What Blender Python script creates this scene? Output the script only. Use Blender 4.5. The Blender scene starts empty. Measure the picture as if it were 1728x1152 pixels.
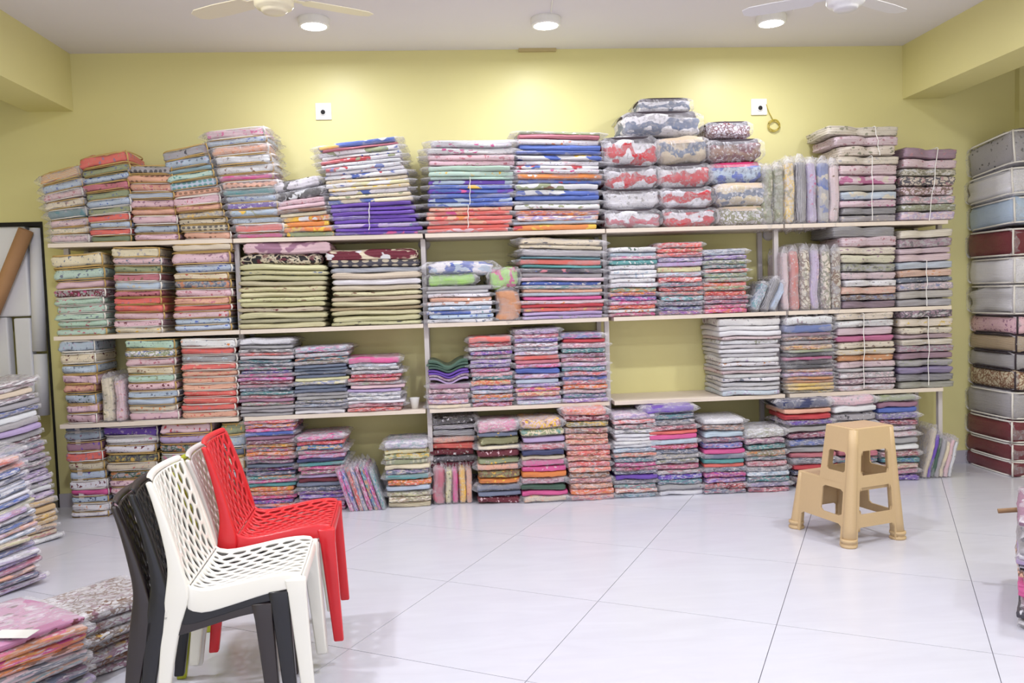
import bpy, bmesh, math, random
import numpy as np
from mathutils import Vector, Matrix, noise
random.seed(7)
SC = bpy.context.scene
COL = SC.collection
PI = math.pi
# ------------------------------------------------------------------ camera
F_PX = 1380.73; YAW, PIT, ROL = 0.07498, -0.05667, -0.03221
CAM = Vector((0.0, -6.1333, 1.4392))
cy, sy, cp, sp = math.cos(YAW), math.sin(YAW), math.cos(PIT), math.sin(PIT)
FW = Vector((sy*cp, cy*cp, sp)); R0 = Vector((cy, -sy, 0)); U0 = R0.cross(FW)
RT = math.cos(ROL)*R0 + math.sin(ROL)*U0; UP = -math.sin(ROL)*R0 + math.cos(ROL)*U0
cd = bpy.data.cameras.new('camera'); cam = bpy.data.objects.new('camera', cd); COL.objects.link(cam)
cd.sensor_width = 36; cd.lens = F_PX/1728*36; cd.clip_start = .05; cd.clip_end = 100
M = Matrix((RT, UP, -FW)).transposed().to_4x4(); M.translation = CAM
cam.matrix_world = M; SC.camera = cam
# ------------------------------------------------------------------ world, lights, exposure
SC.view_settings.view_transform = 'Standard'; SC.view_settings.look = 'None'
SC.view_settings.gamma = 1; SC.view_settings.use_curve_mapping = False
SC.view_settings.exposure = 0.0
wd = bpy.data.worlds.new('world'); SC.world = wd; wd.use_nodes = True
wb = wd.node_tree.nodes['Background']; wb.inputs[0].default_value = (.86, .88, 1, 1); wb.inputs[1].default_value = 1.5
LAMP_W = 22
LAMPS = [(-.80, -.70), (.70, -.68), (2.22, -.69)] + [(x, y) for y in (-2.7, -4.5, -6.3) for x in (-1.6, .71, 3.0)]
H = 3.248

def area(name, loc, size, w, rot=(0, 0, 0), col=(.93, .95, 1)):
    l = bpy.data.lights.new(name, 'AREA'); l.energy = w; l.size = size; l.shape = 'DISK'; l.color = col
    o = bpy.data.objects.new(name, l); COL.objects.link(o); o.location = loc; o.rotation_euler = rot
    return o
for i, (x, y) in enumerate(LAMPS):
    area('lamp_light', (x, y, H-.075), .16, 11 if i < 3 else (34 if i < 6 else 22))

def at(px, py, Y=None, Z=None):
    x = (px-864)/F_PX; y = (py-576)/F_PX
    d = x*RT - y*UP + FW
    t = (Y-CAM.y)/d.y if Y is not None else (Z-CAM.z)/d.z
    return CAM + d*t
def proj(P):
    d = Vector(P)-CAM; w = d.dot(FW)
    return 864+F_PX*d.dot(RT)/w, 576-F_PX*d.dot(UP)/w

# ------------------------------------------------------------------ colour table
def lin(c):
    return tuple((v/255/12.92 if v/255 <= .04045 else ((v/255+.055)/1.055)**2.4) for v in c)
COLS = {
 'cr': ((226,208,180),'cream'), 'wh': ((228,226,234),'white'), 'lb': ((178,196,220),'pale blue'),
 'bl': ((70,100,195),'blue'), 'nv': ((38,48,100),'navy'), 'tl': ((75,150,155),'teal'), 'gn': ((145,155,115),'sage green'),
 'dg': ((55,92,75),'dark green'), 'mt': ((180,212,196),'mint'), 'pk': ((226,185,198),'pale pink'), 'hp': ((226,75,150),'hot pink'),
 'ro': ((196,104,122),'rose'), 'rd': ((200,42,55),'red'), 'mr': ((105,18,38),'maroon'), 'co': ((238,100,92),'coral'),
 'pe': ((230,166,140),'peach'), 'or': ((236,128,50),'orange'), 'ye': ((244,188,50),'yellow'), 'pu': ((102,60,185),'purple'),
 'li': ((184,158,212),'lilac'), 'gy': ((162,158,164),'grey'), 'dk': ((62,60,72),'charcoal'), 'bk': ((24,20,24),'black'),
 'bg': ((205,190,165),'beige'), 'br': ((130,88,66),'brown'), 'kh': ((216,210,162),'khaki'), 'lg': ((160,212,100),'lime'),
 'tn': ((216,178,122),'tan'), 'pm': ((208,132,176),'mauve pink'), 'sl': ((100,112,140),'slate blue'), 'ol': ((128,126,84),'olive'), 'mv': ((160,110,140),'mauve')}
PATN = {'F': 'sprigged', 'D': 'spotted', 'W': 'chevron', 'S': 'striped', 'M': 'busy-print', 'B': 'big-print', 'P': 'plain', 'C': 'scroll-print', 'R': 'ruffled'}

# ------------------------------------------------------------------ materials
def newmat(name):
    m = bpy.data.materials.new(name); m.use_nodes = True
    nt = m.node_tree; b = nt.nodes['Principled BSDF']
    return m, nt, b
def N(nt, t, **k):
    n = nt.nodes.new(t)
    for a, v in k.items():
        if a.startswith('i_'): n.inputs[int(a[2:])].default_value = v
        else: setattr(n, a, v)
    return n
def mth(nt, op, a, b=None, c=None):
    n = nt.nodes.new('ShaderNodeMath'); n.operation = op
    for i, v in enumerate((a, b, c)):
        if v is None: continue
        if isinstance(v, (int, float)): n.inputs[i].default_value = v
        else: nt.links.new(v, n.inputs[i])
    return n.outputs[0]
def mixc(nt, f, a, b):
    n = nt.nodes.new('ShaderNodeMix'); n.data_type = 'RGBA'
    for s, v in ((n.inputs[0], f), (n.inputs[6], a), (n.inputs[7], b)):
        if isinstance(v, (int, float)): s.default_value = v
        elif isinstance(v, tuple): s.default_value = (*v[:3], 1)
        else: nt.links.new(v, s)
    return n.outputs[2]
def simple(name, rgb, rough=.5, spec=.5, grain=0, gscale=60, bump=0, coat=0, metal=0):
    m, nt, b = newmat(name); c = lin(rgb)
    b.inputs['Roughness'].default_value = rough; b.inputs['Specular IOR Level'].default_value = spec
    b.inputs['Metallic'].default_value = metal; b.inputs['Coat Weight'].default_value = coat
    tc = N(nt, 'ShaderNodeTexCoord'); nz = N(nt, 'ShaderNodeTexNoise'); nz.inputs['Scale'].default_value = gscale
    nz.inputs['Detail'].default_value = 4
    nt.links.new(tc.outputs['Object'], nz.inputs['Vector'])
    nt.links.new(mixc(nt, nz.outputs[0], tuple(v*(1-grain) for v in c), tuple(min(1, v*(1+grain)) for v in c)), b.inputs['Base Color'])
    if bump:
        bp = N(nt, 'ShaderNodeBump'); bp.inputs['Strength'].default_value = bump; bp.inputs['Distance'].default_value = .004
        nt.links.new(nz.outputs[0], bp.inputs['Height']); nt.links.new(bp.outputs[0], b.inputs['Normal'])
    return m
def smooth(nt, v, lo, hi):
    n = nt.nodes.new('ShaderNodeMapRange'); n.interpolation_type = 'SMOOTHSTEP'
    nt.links.new(v, n.inputs[0]); n.inputs[1].default_value = lo; n.inputs[2].default_value = hi
    return n.outputs[0]
FAB = {}
def fabric(pat, coat=.75):
    key = (pat, coat)
    if key in FAB: return FAB[key]
    m, nt, b = newmat('fabric_'+{'F':'sprigged','D':'spotted','W':'chevron','S':'striped','M':'busy','B':'bigprint','P':'plain','C':'scroll','R':'ruffled'}[pat]+('' if coat > .5 else '_bare'))
    oi = N(nt, 'ShaderNodeObjectInfo'); tc = N(nt, 'ShaderNodeTexCoord')
    am = N(nt, 'ShaderNodeAttribute', attribute_type='OBJECT', attribute_name='motif')
    ac = N(nt, 'ShaderNodeAttribute', attribute_type='OBJECT', attribute_name='accent')
    base, mot, acc = oi.outputs['Color'], am.outputs['Color'], ac.outputs['Color']
    off = N(nt, 'ShaderNodeVectorMath', operation='SCALE'); cx = N(nt, 'ShaderNodeCombineXYZ')
    nt.links.new(oi.outputs['Random'], cx.inputs[0]); nt.links.new(oi.outputs['Random'], cx.inputs[1]); nt.links.new(oi.outputs['Random'], cx.inputs[2])
    nt.links.new(cx.outputs[0], off.inputs[0]); off.inputs['Scale'].default_value = 37.0
    ad = N(nt, 'ShaderNodeVectorMath', operation='ADD'); nt.links.new(tc.outputs['Object'], ad.inputs[0]); nt.links.new(off.outputs[0], ad.inputs[1])
    V = ad.outputs[0]
    def noi(s, det=3, vec=None, rough=.5):
        n = N(nt, 'ShaderNodeTexNoise'); n.inputs['Scale'].default_value = s; n.inputs['Detail'].default_value = det
        n.inputs['Roughness'].default_value = rough
        nt.links.new(vec or V, n.inputs['Vector']); return n.outputs[0]
    def vor(s, rnd=1.0, vec=None, feat='F1'):
        n = N(nt, 'ShaderNodeTexVoronoi', feature=feat); n.inputs['Scale'].default_value = s
        if 'Randomness' in n.inputs: n.inputs['Randomness'].default_value = rnd
        nt.links.new(vec or V, n.inputs['Vector']); return n
    def warp(s, amt):
        n = N(nt, 'ShaderNodeTexNoise'); n.inputs['Scale'].default_value = s; nt.links.new(V, n.inputs['Vector'])
        sc = N(nt, 'ShaderNodeVectorMath', operation='SCALE'); nt.links.new(n.outputs[1], sc.inputs[0]); sc.inputs['Scale'].default_value = amt
        a = N(nt, 'ShaderNodeVectorMath', operation='ADD'); nt.links.new(V, a.inputs[0]); nt.links.new(sc.outputs[0], a.inputs[1]); return a.outputs[0]
    def inv(x): return mth(nt, 'SUBTRACT', 1.0, x)
    if pat in 'FW':
        w = warp(60, .035)
        v = vor(26, .75, w); spot = inv(smooth(nt, v.outputs[0], .2, .3))
        v2 = vor(48, 1, w); leaf = mth(nt, 'MULTIPLY', inv(smooth(nt, v2.outputs[0], .14, .24)), .75)
        c = mixc(nt, leaf, base, acc); c = mixc(nt, spot, c, mot)
        if pat == 'W':
            wv = N(nt, 'ShaderNodeTexWave', bands_direction='DIAGONAL'); wv.inputs['Scale'].default_value = 55; nt.links.new(V, wv.inputs['Vector'])
            c = mixc(nt, mth(nt, 'MULTIPLY', wv.outputs[1], .25), c, mot)
    elif pat == 'D':
        v = vor(27, .12); spot = inv(smooth(nt, v.outputs[0], .33, .4)); c = mixc(nt, mth(nt, 'MULTIPLY', spot, .85), base, mot)
    elif pat == 'S':
        wv = N(nt, 'ShaderNodeTexWave', bands_direction='Z'); wv.inputs['Scale'].default_value = 42; wv.inputs['Distortion'].default_value = 1.5
        nt.links.new(V, wv.inputs['Vector']); c = mixc(nt, smooth(nt, wv.outputs[1], .45, .75), base, mot)
    elif pat == 'M':
        mp = N(nt, 'ShaderNodeMapping'); mp.inputs['Scale'].default_value = (.75, 1, 3.4); nt.links.new(V, mp.inputs['Vector'])
        v = vor(42, 1, mp.outputs[0]); n2 = noi(55, 3, mp.outputs[0])
        cr = N(nt, 'ShaderNodeSeparateColor'); nt.links.new(v.outputs['Color'], cr.inputs[0])
        c = mixc(nt, smooth(nt, cr.outputs[0], .45, .55), base, mot)
        c = mixc(nt, smooth(nt, cr.outputs[1], .68, .74), c, acc)
        c = mixc(nt, smooth(nt, n2, .55, .62), c, lin((225, 215, 220)))
        c = mixc(nt, mth(nt, 'MULTIPLY', smooth(nt, noi(80, 2), .58, .66), .4), c, lin((80, 80, 100)))
        c = mixc(nt, .3, c, base)
    elif pat == 'B':
        w = warp(14, .12)
        n1 = noi(9, 2, w); c = mixc(nt, smooth(nt, n1, .53, .56), base, mot)
        n2 = noi(13, 2, None); c = mixc(nt, smooth(nt, n2, .62, .64), c, acc)
        v = vor(30, 1, w); c = mixc(nt, mth(nt, 'MULTIPLY', inv(smooth(nt, v.outputs[0], .1, .2)), .5), c, mot)
    elif pat == 'R':
        sx = N(nt, 'ShaderNodeSeparateXYZ'); nt.links.new(tc.outputs['Object'], sx.inputs[0])
        zz = mth(nt, 'ADD', mth(nt, 'MULTIPLY', sx.outputs[2], 8.3), mth(nt, 'MULTIPLY', mth(nt, 'SUBTRACT', noi(11, 3), .5), 1.5))
        zz = mth(nt, 'ABSOLUTE', mth(nt, 'SUBTRACT', zz, mth(nt, 'ADD', mth(nt, 'MULTIPLY', oi.outputs['Random'], .25), .32)))
        c = mixc(nt, inv(smooth(nt, zz, .15, .2)), base, mot)
        c = mixc(nt, mth(nt, 'MULTIPLY', smooth(nt, noi(60, 2), .56, .6), .6), c, acc)
    elif pat == 'C':
        w = warp(22, .09)
        v = vor(27, .9, w, 'DISTANCE_TO_EDGE'); c = mixc(nt, inv(smooth(nt, v.outputs[0], .06, .16)), base, mot)
        n1 = noi(30, 3); c = mixc(nt, mth(nt, 'MULTIPLY', smooth(nt, n1, .55, .62), .7), c, acc)
    else:
        c = base
    g = noi(160, 2); c = mixc(nt, mth(nt, 'MULTIPLY', g, .12), c, lin((120, 115, 120)))
    nt.links.new(c, b.inputs['Base Color'])
    b.inputs['Roughness'].default_value = .75; b.inputs['Specular IOR Level'].default_value = .25
    b.inputs['Coat Weight'].default_value = coat; b.inputs['Coat Roughness'].default_value = .1
    mp = N(nt, 'ShaderNodeMapping'); mp.inputs['Scale'].default_value = (1, 1, 2.0); nt.links.new(V, mp.inputs['Vector'])
    cr1 = noi(62, 4, mp.outputs[0], .7)
    bp = N(nt, 'ShaderNodeBump'); bp.inputs['Strength'].default_value = .9; bp.inputs['Distance'].default_value = .012
    nt.links.new(cr1, bp.inputs['Height']); nt.links.new(bp.outputs[0], b.inputs['Coat Normal'])
    b2 = N(nt, 'ShaderNodeBump'); b2.inputs['Strength'].default_value = .5; b2.inputs['Distance'].default_value = .004
    mp2 = N(nt, 'ShaderNodeMapping'); mp2.inputs['Scale'].default_value = (5, 5, 150); nt.links.new(V, mp2.inputs['Vector'])
    hh = mth(nt, 'ADD', noi(70, 3), mth(nt, 'MULTIPLY', noi(1, 3, mp2.outputs[0]), 2.0 if pat in 'CFSMP' else 0.6))
    nt.links.new(hh, b2.inputs['Height']); nt.links.new(b2.outputs[0], b.inputs['Normal'])
    FAB[key] = m
    return m
def plastic(name='clear_plastic', haze=.2, tint=(235, 232, 240)):
    m, nt, b = newmat(name); out = nt.nodes['Material Output']
    tr = N(nt, 'ShaderNodeBsdfTransparent'); mx = N(nt, 'ShaderNodeMixShader')
    b.inputs['Base Color'].default_value = (*lin(tint), 1); b.inputs['Roughness'].default_value = .16
    tc = N(nt, 'ShaderNodeTexCoord'); nz = N(nt, 'ShaderNodeTexNoise'); nz.inputs['Scale'].default_value = 26; nz.inputs['Detail'].default_value = 5
    nz.inputs['Distortion'].default_value = .8
    nt.links.new(tc.outputs['Object'], nz.inputs['Vector'])
    bp = N(nt, 'ShaderNodeBump'); bp.inputs['Strength'].default_value = .8; bp.inputs['Distance'].default_value = .02
    nt.links.new(nz.outputs[0], bp.inputs['Height']); nt.links.new(bp.outputs[0], b.inputs['Normal'])
    lw = N(nt, 'ShaderNodeLayerWeight'); lw.inputs[0].default_value = .35; nt.links.new(bp.outputs[0], lw.inputs['Normal'])
    f = mth(nt, 'MULTIPLY', lw.outputs['Facing'], .5); f = mth(nt, 'ADD', f, haze)
    f = mth(nt, 'MULTIPLY', f, mth(nt, 'ADD', mth(nt, 'MULTIPLY', smooth(nt, nz.outputs[0], .45, .7), .9), .6)); 
    f2 = nt.nodes.new('ShaderNodeClamp'); nt.links.new(f, f2.inputs[0])
    nt.links.new(f2.outputs[0], mx.inputs[0]); nt.links.new(tr.outputs[0], mx.inputs[1]); nt.links.new(b.outputs[0], mx.inputs[2])
    nt.links.new(mx.outputs[0], out.inputs[0])
    return m
M_PL = plastic(); M_PLH = plastic('milky_plastic', .5)
M_WALL = simple('yellow_paint', (226, 218, 156), .42, .45, .03, 3)
M_CEIL = simple('ceiling_paint', (228, 223, 224), .8, .2, .02, 2)
M_WHITE = simple('white_plastic', (236, 234, 232), .35, .5, .02)
M_SHELF = simple('cream_laminate', (226, 212, 200), .45, .4, .04, 30)
M_POST = simple('grey_painted_steel', (205, 198, 200), .4, .5, .04)
M_BLACK = simple('black_gap', (14, 12, 14), .7)
M_PIPEY = simple('yellow_binding', (190, 158, 100), .6, .3, .1)
M_PIPEW = simple('white_binding', (225, 220, 215), .5, .3, .05)
M_BAND = simple('dark_zip_band', (58, 48, 56), .6, .3, .1)
M_BANDC = simple('cream_zip_band', (214, 192, 168), .6, .3, .06)
M_BANDP = simple('pink_zip_band', (205, 50, 110), .6, .3, .06)
M_TWINE = simple('white_twine', (225, 222, 220), .6)

# ------------------------------------------------------------------ object helpers
def link(name, me, mat=None, parent=None, loc=None):
    o = bpy.data.objects.new(name, me); COL.objects.link(o)
    if mat is not None and me is not None and not me.materials: me.materials.append(mat)
    if parent: o.parent = parent
    if loc is not None: o.location = loc
    return o
def tag(o, label=None, cat=None, group=None, kind=None):
    if label: o['label'] = label
    if cat: o['category'] = cat
    if group: o['group'] = group
    if kind: o['kind'] = kind
    return o
def bmobj(name, bm, mat, parent=None, smoothf=False, loc=None):
    bmesh.ops.recalc_face_normals(bm, faces=bm.faces)
    me = bpy.data.meshes.new(name); bm.to_mesh(me); bm.free()
    if smoothf: me.polygons.foreach_set('use_smooth', [True]*len(me.polygons))
    return link(name, me, mat, parent, loc)
def box(bm, x0, x1, y0, y1, z0, z1, bev=0):
    r = bmesh.ops.create_cube(bm, size=1)
    for v in r['verts']:
        v.co = Vector(((x0+x1)/2+v.co.x*(x1-x0), (y0+y1)/2+v.co.y*(y1-y0), (z0+z1)/2+v.co.z*(z1-z0)))
    if bev:
        es = list({e for v in r['verts'] for e in v.link_edges})
        bmesh.ops.bevel(bm, geom=es, offset=bev, segments=2, affect='EDGES', profile=.5)
def struct(name, bm, mat, parent=None):
    o = bmobj(name, bm, mat, parent)
    if not parent: o['kind'] = 'structure'
    return o
def tube(bm, pts, r, n=8, cap=True):
    rings = []
    P = [Vector(p) for p in pts]
    for i, p in enumerate(P):
        t = (P[min(i+1, len(P)-1)]-P[max(i-1, 0)]).normalized()
        a = t.cross(Vector((0, 0, 1))) if abs(t.z) < .95 else t.cross(Vector((1, 0, 0)))
        a.normalize(); b = t.cross(a); rr = r[i] if isinstance(r, (list, tuple)) else r
        rings.append([bm.verts.new(p+(a*math.cos(k*2*PI/n)+b*math.sin(k*2*PI/n))*rr) for k in range(n)])
    for A, B in zip(rings, rings[1:]):
        for k in range(n): bm.faces.new((A[k], A[(k+1) % n], B[(k+1) % n], B[k]))
    if cap: bm.faces.new(rings[0][::-1]); bm.faces.new(rings[-1])
def lathe(bm, prof, c=(0, 0, 0), n=32):
    rings = []
    for r, z in prof:
        rings.append([bm.verts.new((c[0]+r*math.cos(k*2*PI/n), c[1]+r*math.sin(k*2*PI/n), c[2]+z)) for k in range(n)])
    for A, B in zip(rings, rings[1:]):
        for k in range(n): bm.faces.new((A[k], A[(k+1) % n], B[(k+1) % n], B[k]))
    bm.faces.new(rings[0][::-1]); bm.faces.new(rings[-1])

# ------------------------------------------------------------------ the room
XL, XR, YB = -3.7, 4.7, -8.2
bm = bmesh.new(); box(bm, XL-.2, XR+.2, YB, .5, H, H+.15); struct('ceiling', bm, M_CEIL)
nx1, nz1 = at(72, 379, 0).x, at(35, 375, 0).z                      # niche in the wall, its right edge and its top
bm = bmesh.new()
box(bm, nx1, XR+.2, 0, .2, 0, H); box(bm, XL-.2, nx1, 0, .2, nz1, H); box(bm, XL-.2, nx1, .2, .4, 0, nz1+.1)
struct('wall_back', bm, M_WALL)
bm = bmesh.new(); box(bm, XL-.2, XL, YB, .2, 0, H); struct('wall_left', bm, M_WALL)
bm = bmesh.new(); box(bm, XR, XR+.2, YB, .2, 0, H); struct('wall_right', bm, M_WALL)
bm = bmesh.new(); box(bm, XL, XR, YB-.15, YB, 2.9, H); box(bm, XL, -2.4, YB-.15, YB, 0, 2.9); box(bm, 3.4, XR, YB-.15, YB, 0, 2.9); struct('wall_front', bm, M_WALL)
bm = bmesh.new(); box(bm, -2.93, -2.62, YB, 0, 2.845, H); struct('trim_1', bm, M_WALL)
bm = bmesh.new(); box(bm, 3.53, 3.85, YB, 0, 2.845, H); struct('trim_2', bm, M_WALL)
bm = bmesh.new(); box(bm, 4.44, XR, -.05, 0, 0, H); struct('trim_3', bm, M_WALL)
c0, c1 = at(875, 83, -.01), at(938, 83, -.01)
bm = bmesh.new(); box(bm, c0.x, c1.x, -.03, 0, H-.022, H); struct('tan_mark_strip', bm, simple('tan_strip', (190, 172, 125), .7))  # added thin strip standing for a faint tan mark, no real trim
M_SKIRT = simple('skirting_tile', (190, 186, 196), .3, .5, .04, 8)
bm = bmesh.new(); box(bm, nx1, XR, -.012, 0, 0, .1); struct('baseboard_back', bm, M_SKIRT)
# floor slab and tiles
M_GROUT = simple('grey_grout', (120, 116, 126), .8)
m, nt, b = newmat('glossy_tile'); M_TILE = m
oi = N(nt, 'ShaderNodeObjectInfo'); tc = N(nt, 'ShaderNodeTexCoord')
nz = N(nt, 'ShaderNodeTexNoise'); nz.inputs['Scale'].default_value = 2.2; nz.inputs['Detail'].default_value = 5; nz.inputs['Distortion'].default_value = 1.2
mp = N(nt, 'ShaderNodeMapping'); mp.inputs['Scale'].default_value = (1, 5, 1); nt.links.new(tc.outputs['Object'], mp.inputs[0]); nt.links.new(mp.outputs[0], nz.inputs['Vector'])
nt.links.new(mixc(nt, nz.outputs[0], lin((200, 199, 211)), lin((213, 213, 224))), b.inputs['Base Color'])
b.inputs['Roughness'].default_value = .2; b.inputs['Specular IOR Level'].default_value = .5
bm = bmesh.new(); box(bm, XL-.2, XR+.2, YB, .3, -.12, -.004); FL = struct('floor', bm, M_GROUT)
TH = -.50274; ta, tb = .79906, .84391; tox, toy = .867786, 1.302369
tu = Vector((math.cos(TH), math.sin(TH), 0)); tv = Vector((math.sin(TH), -math.cos(TH), 0))
for i in range(-12, 16):
    for j in range(-8, 18):
        g = .0016
        q = [Vector((tox, toy, 0))+tu*((i+a)*ta+(g if a == 0 else -g))+tv*((j+c)*tb+(g if c == 0 else -g)) for a, c in ((0, 0), (1, 0), (1, 1), (0, 1))]
        if all(p.x < XL or p.x > XR for p in q) or all(p.y > 0 for p in q) or all(p.y < -7.2 for p in q): continue
        bm = bmesh.new(); lo = [bm.verts.new((p.x, p.y, -.004)) for p in q]; hi = [bm.verts.new((p.x, p.y, 0)) for p in q]
        bm.faces.new(hi); bm.faces.new(lo[::-1])
        for k in range(4): bm.faces.new((lo[k], lo[(k+1) % 4], hi[(k+1) % 4], hi[k]))
        for co, no in (((XL, 0, 0), (-1, 0, 0)), ((XR, 0, 0), (1, 0, 0)), ((0, -.001, 0), (0, 1, 0))):
            bmesh.ops.bisect_plane(bm, geom=bm.verts[:]+bm.edges[:]+bm.faces[:], plane_co=co, plane_no=no, clear_outer=True)
            es = [e for e in bm.edges if e.is_boundary]
            if es: bmesh.ops.holes_fill(bm, edges=es)
        if not bm.faces: bm.free(); continue
        bmobj('tile', bm, M_TILE, FL)

# niche with white foam sheets
def thing(name, label, cat, loc=(0, 0, 0), group=None):
    o = bpy.data.objects.new(name, None); COL.objects.link(o); o.location = loc; o.empty_display_size = .1
    return tag(o, label, cat, group)
M_FOAM = simple('white_foam', (240, 240, 248), .7, .3, .05, 6)
M_KRAFT = simple('brown_cardboard', (186, 142, 104), .7, .3, .06, 12)
bm = bmesh.new(); box(bm, XL, nx1, -.01, .03, nz1-.03, nz1); box(bm, nx1-.014, nx1, -.01, .03, 0, nz1-.03)
struct('trim_5', bm, M_BLACK)
def slab(px0, px1, py0, py1, Y, d, label, bev=.012):
    a, b_ = at(px0, py0, Y), at(px1, py1, Y)
    bm = bmesh.new(); box(bm, a.x, b_.x, Y, Y+d, b_.z, a.z, bev)
    return tag(bmobj('foam_sheet', bm, M_FOAM), label, 'foam sheet', 'white foam sheets in the wall niche')
slab(-110, 51, 382, 533, .012, .08, 'large white foam sheet in the niche, behind the leaning cardboard tube')
slab(-40, 20, 537, 660, .012, .08, 'lower white foam sheet at the frame edge, under the large sheet')
slab(22, 58, 537, 662, .012, .08, 'narrow lower white foam sheet beside the short foam roll')
def roll(pa, pb, Y, r, name, label, mat, cat, hollow=True):
    a, b_ = at(*pa, Y), at(*pb, Y)
    t = (b_-a).normalized()
    bm = bmesh.new(); tube(bm, [a, b_], r, 20, not hollow)
    if hollow:
        tube(bm, [a, b_], r*.86, 20, False)
        bm.verts.ensure_lookup_table(); n = 20
        for base in (0, 20):
            for k in range(n):
                o_, i_ = bm.verts[base+k], bm.verts[base+(k+1) % n]; p_, q_ = bm.verts[40+base+k], bm.verts[40+base+(k+1) % n]
                bm.faces.new((o_, i_, q_, p_))
    return tag(bmobj(name, bm, mat, None, True), label, cat)
roll((62, 385), (67, 592), .04, .048, 'foam_roll', 'tall rolled white foam standing at the niche edge', M_FOAM, 'foam roll', False)
roll((68, 597), (73, 700), .04, .045, 'foam_roll', 'short lower roll of white foam beneath the tall one', M_FOAM, 'foam roll', False)
roll((44, 388), (-30, 570), -.06, .05, 'cardboard_tube', 'brown cardboard tube leaning diagonally before the white foam', M_KRAFT, 'tube')

# ------------------------------------------------------------------ ceiling lamps, fans, sockets
m, nt, b = newmat('lamp_glow'); M_GLOW = m
b.inputs['Emission Color'].default_value = (.95, .97, 1, 1); b.inputs['Emission Strength'].default_value = 14
wires = {0: 'first', 1: 'second', 2: 'third'}
for i, (x, y) in enumerate(LAMPS[:3]):
    if i < 3: lab = ('round surface-mounted ceiling lamp beside the cream fan hub', 'middle round ceiling lamp above the shelves, on its own', 'round surface-mounted ceiling lamp beside the white fan hub')[i]
    else: lab = 'round surface-mounted ceiling lamp out over the shop floor'
    t = thing('ceiling_lamp', lab, 'lamp', (x, y, H), None if i < 3 else 'ceiling lamps over the shop floor')
    bm = bmesh.new(); lathe(bm, [(.098, 0), (.1, -.01), (.098, -.045), (.092, -.052), (.08, -.052), (.08, -.046)]); bmobj('rim', bm, M_WHITE, t, False)
    bm = bmesh.new(); lathe(bm, [(.0795, -.0475), (.0795, -.051), (.06, -.056), (.01, -.058)]); bmobj('diffuser', bm, M_GLOW, t, True)
for (x0, y0, x1, y1), lab in (((930, 22, 938, -60), 'thin white wire along the ceiling by the middle lamp'), ((1338, 18, 1372, -40), 'thin white wire along the ceiling by the lamp near the white fan')):
    a, b_ = at(x0, y0, Z=H-.004), at(x1, y1, Z=H-.004)
    bm = bmesh.new(); tube(bm, [a, b_], .004, 6); tag(bmobj('ceiling_wire', bm, M_WHITE), lab, 'wire')
M_FCREAM = simple('cream_enamel', (232, 222, 196), .3, .5, .02); M_FWHITE = simple('white_enamel', (228, 226, 232), .3, .5, .02)
for (px, py), mat, lab, rot in (((463, 22), M_FCREAM, 'cream ceiling fan with rounded motor hub above the striped piles', 0), ((1427, 17), M_FWHITE, 'white ceiling fan with flat round motor hub near the wide beam', 0)):
    z = 2.86; p = at(px, py, Z=z)
    t = thing('ceiling_fan', lab, 'fan', (p.x, p.y, H))
    bm = bmesh.new(); lathe(bm, [(.02, -.388), (.055, -.388), (.062, -.381), (.066, -.37), (.085, -.366), (.094, -.355), (.096, -.33), (.092, -.30), (.07, -.285), (.03, -.28), (.02, -.25)], n=40); bmobj('motor', bm, mat, t, True)
    bm = bmesh.new(); tube(bm, [(0, 0, -.27), (0, 0, -.02)], .013, 12); bmobj('rod', bm, mat, t, True)
    bm = bmesh.new(); lathe(bm, [(.03, -.09), (.06, -.03), (.065, -.001), (.01, 0)]); bmobj('canopy', bm, mat, t, True)
    for k in range(3):
        a = -PI/2+rot+k*2*PI/3
        d = Vector((math.cos(a), math.sin(a), 0)); s = Vector((-d.y, d.x, 0))
        bm = bmesh.new()
        pr = [(.09, .02), (.15, .022), (.17, .055), (.35, .062), (.48, .055), (.52, .03)]
        up = [[bm.verts.new(d*r+s*w*sg+Vector((0, 0, -.315+.12*w*sg+dz))) for r, w in pr] for sg in (-1, 1) for dz in (0, .004)]
        A, A2, B, B2 = up
        for u, v in ((A, B), (B2, A2), (A2, A), (B, B2)):
            for q in range(len(pr)-1): bm.faces.new((u[q], u[q+1], v[q+1], v[q]))
        bm.faces.new((A[0], B[0], B2[0], A2[0])); bm.faces.new((A[-1], A2[-1], B2[-1], B[-1]))
        bmobj('blade', bm, mat, t)
for (x0, y0, x1, y1, hx, hy), lab in (((532, 174, 560, 202, 545, 189), 'square white wall plate with black hole, above the yellow and blue pile'), ((1267, 167, 1294, 194, 1283, 182), 'square white wall plate with black hole, yellow cable hanging from it')):
    a, b_, h_ = at(x0, y0, -.005), at(x1, y1, -.005), at(hx, hy, -.02)
    t = thing('wall_plate', lab, 'wall plate', (h_.x, 0, h_.z))
    cxx, czz = h_.x, h_.z
    bm = bmesh.new(); box(bm, a.x-cxx, b_.x-cxx, -.012, 0, b_.z-czz, a.z-czz, .003); bmobj('plate', bm, M_WHITE, t)
    bm = bmesh.new(); lathe(bm, [(.026, 0), (.026, .006), (.018, .008)], n=20); o = bmobj('boss', bm, M_WHITE, t, False); o.rotation_euler = (PI/2, 0, 0); o.location = (0, -.012, .004)
    bm = bmesh.new(); lathe(bm, [(.016, 0), (.016, .004), (.01, .005)], n=20); o = bmobj('hole', bm, M_BLACK, t, False); o.rotation_euler = (PI/2, 0, 0); o.location = (0, -.0195, 0)
bm = bmesh.new(); pts = [at(1293, 176, -.014), at(1298, 190, -.012), at(1305, 203, -.012)]
cc = at(1306, 212, -.015)
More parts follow.
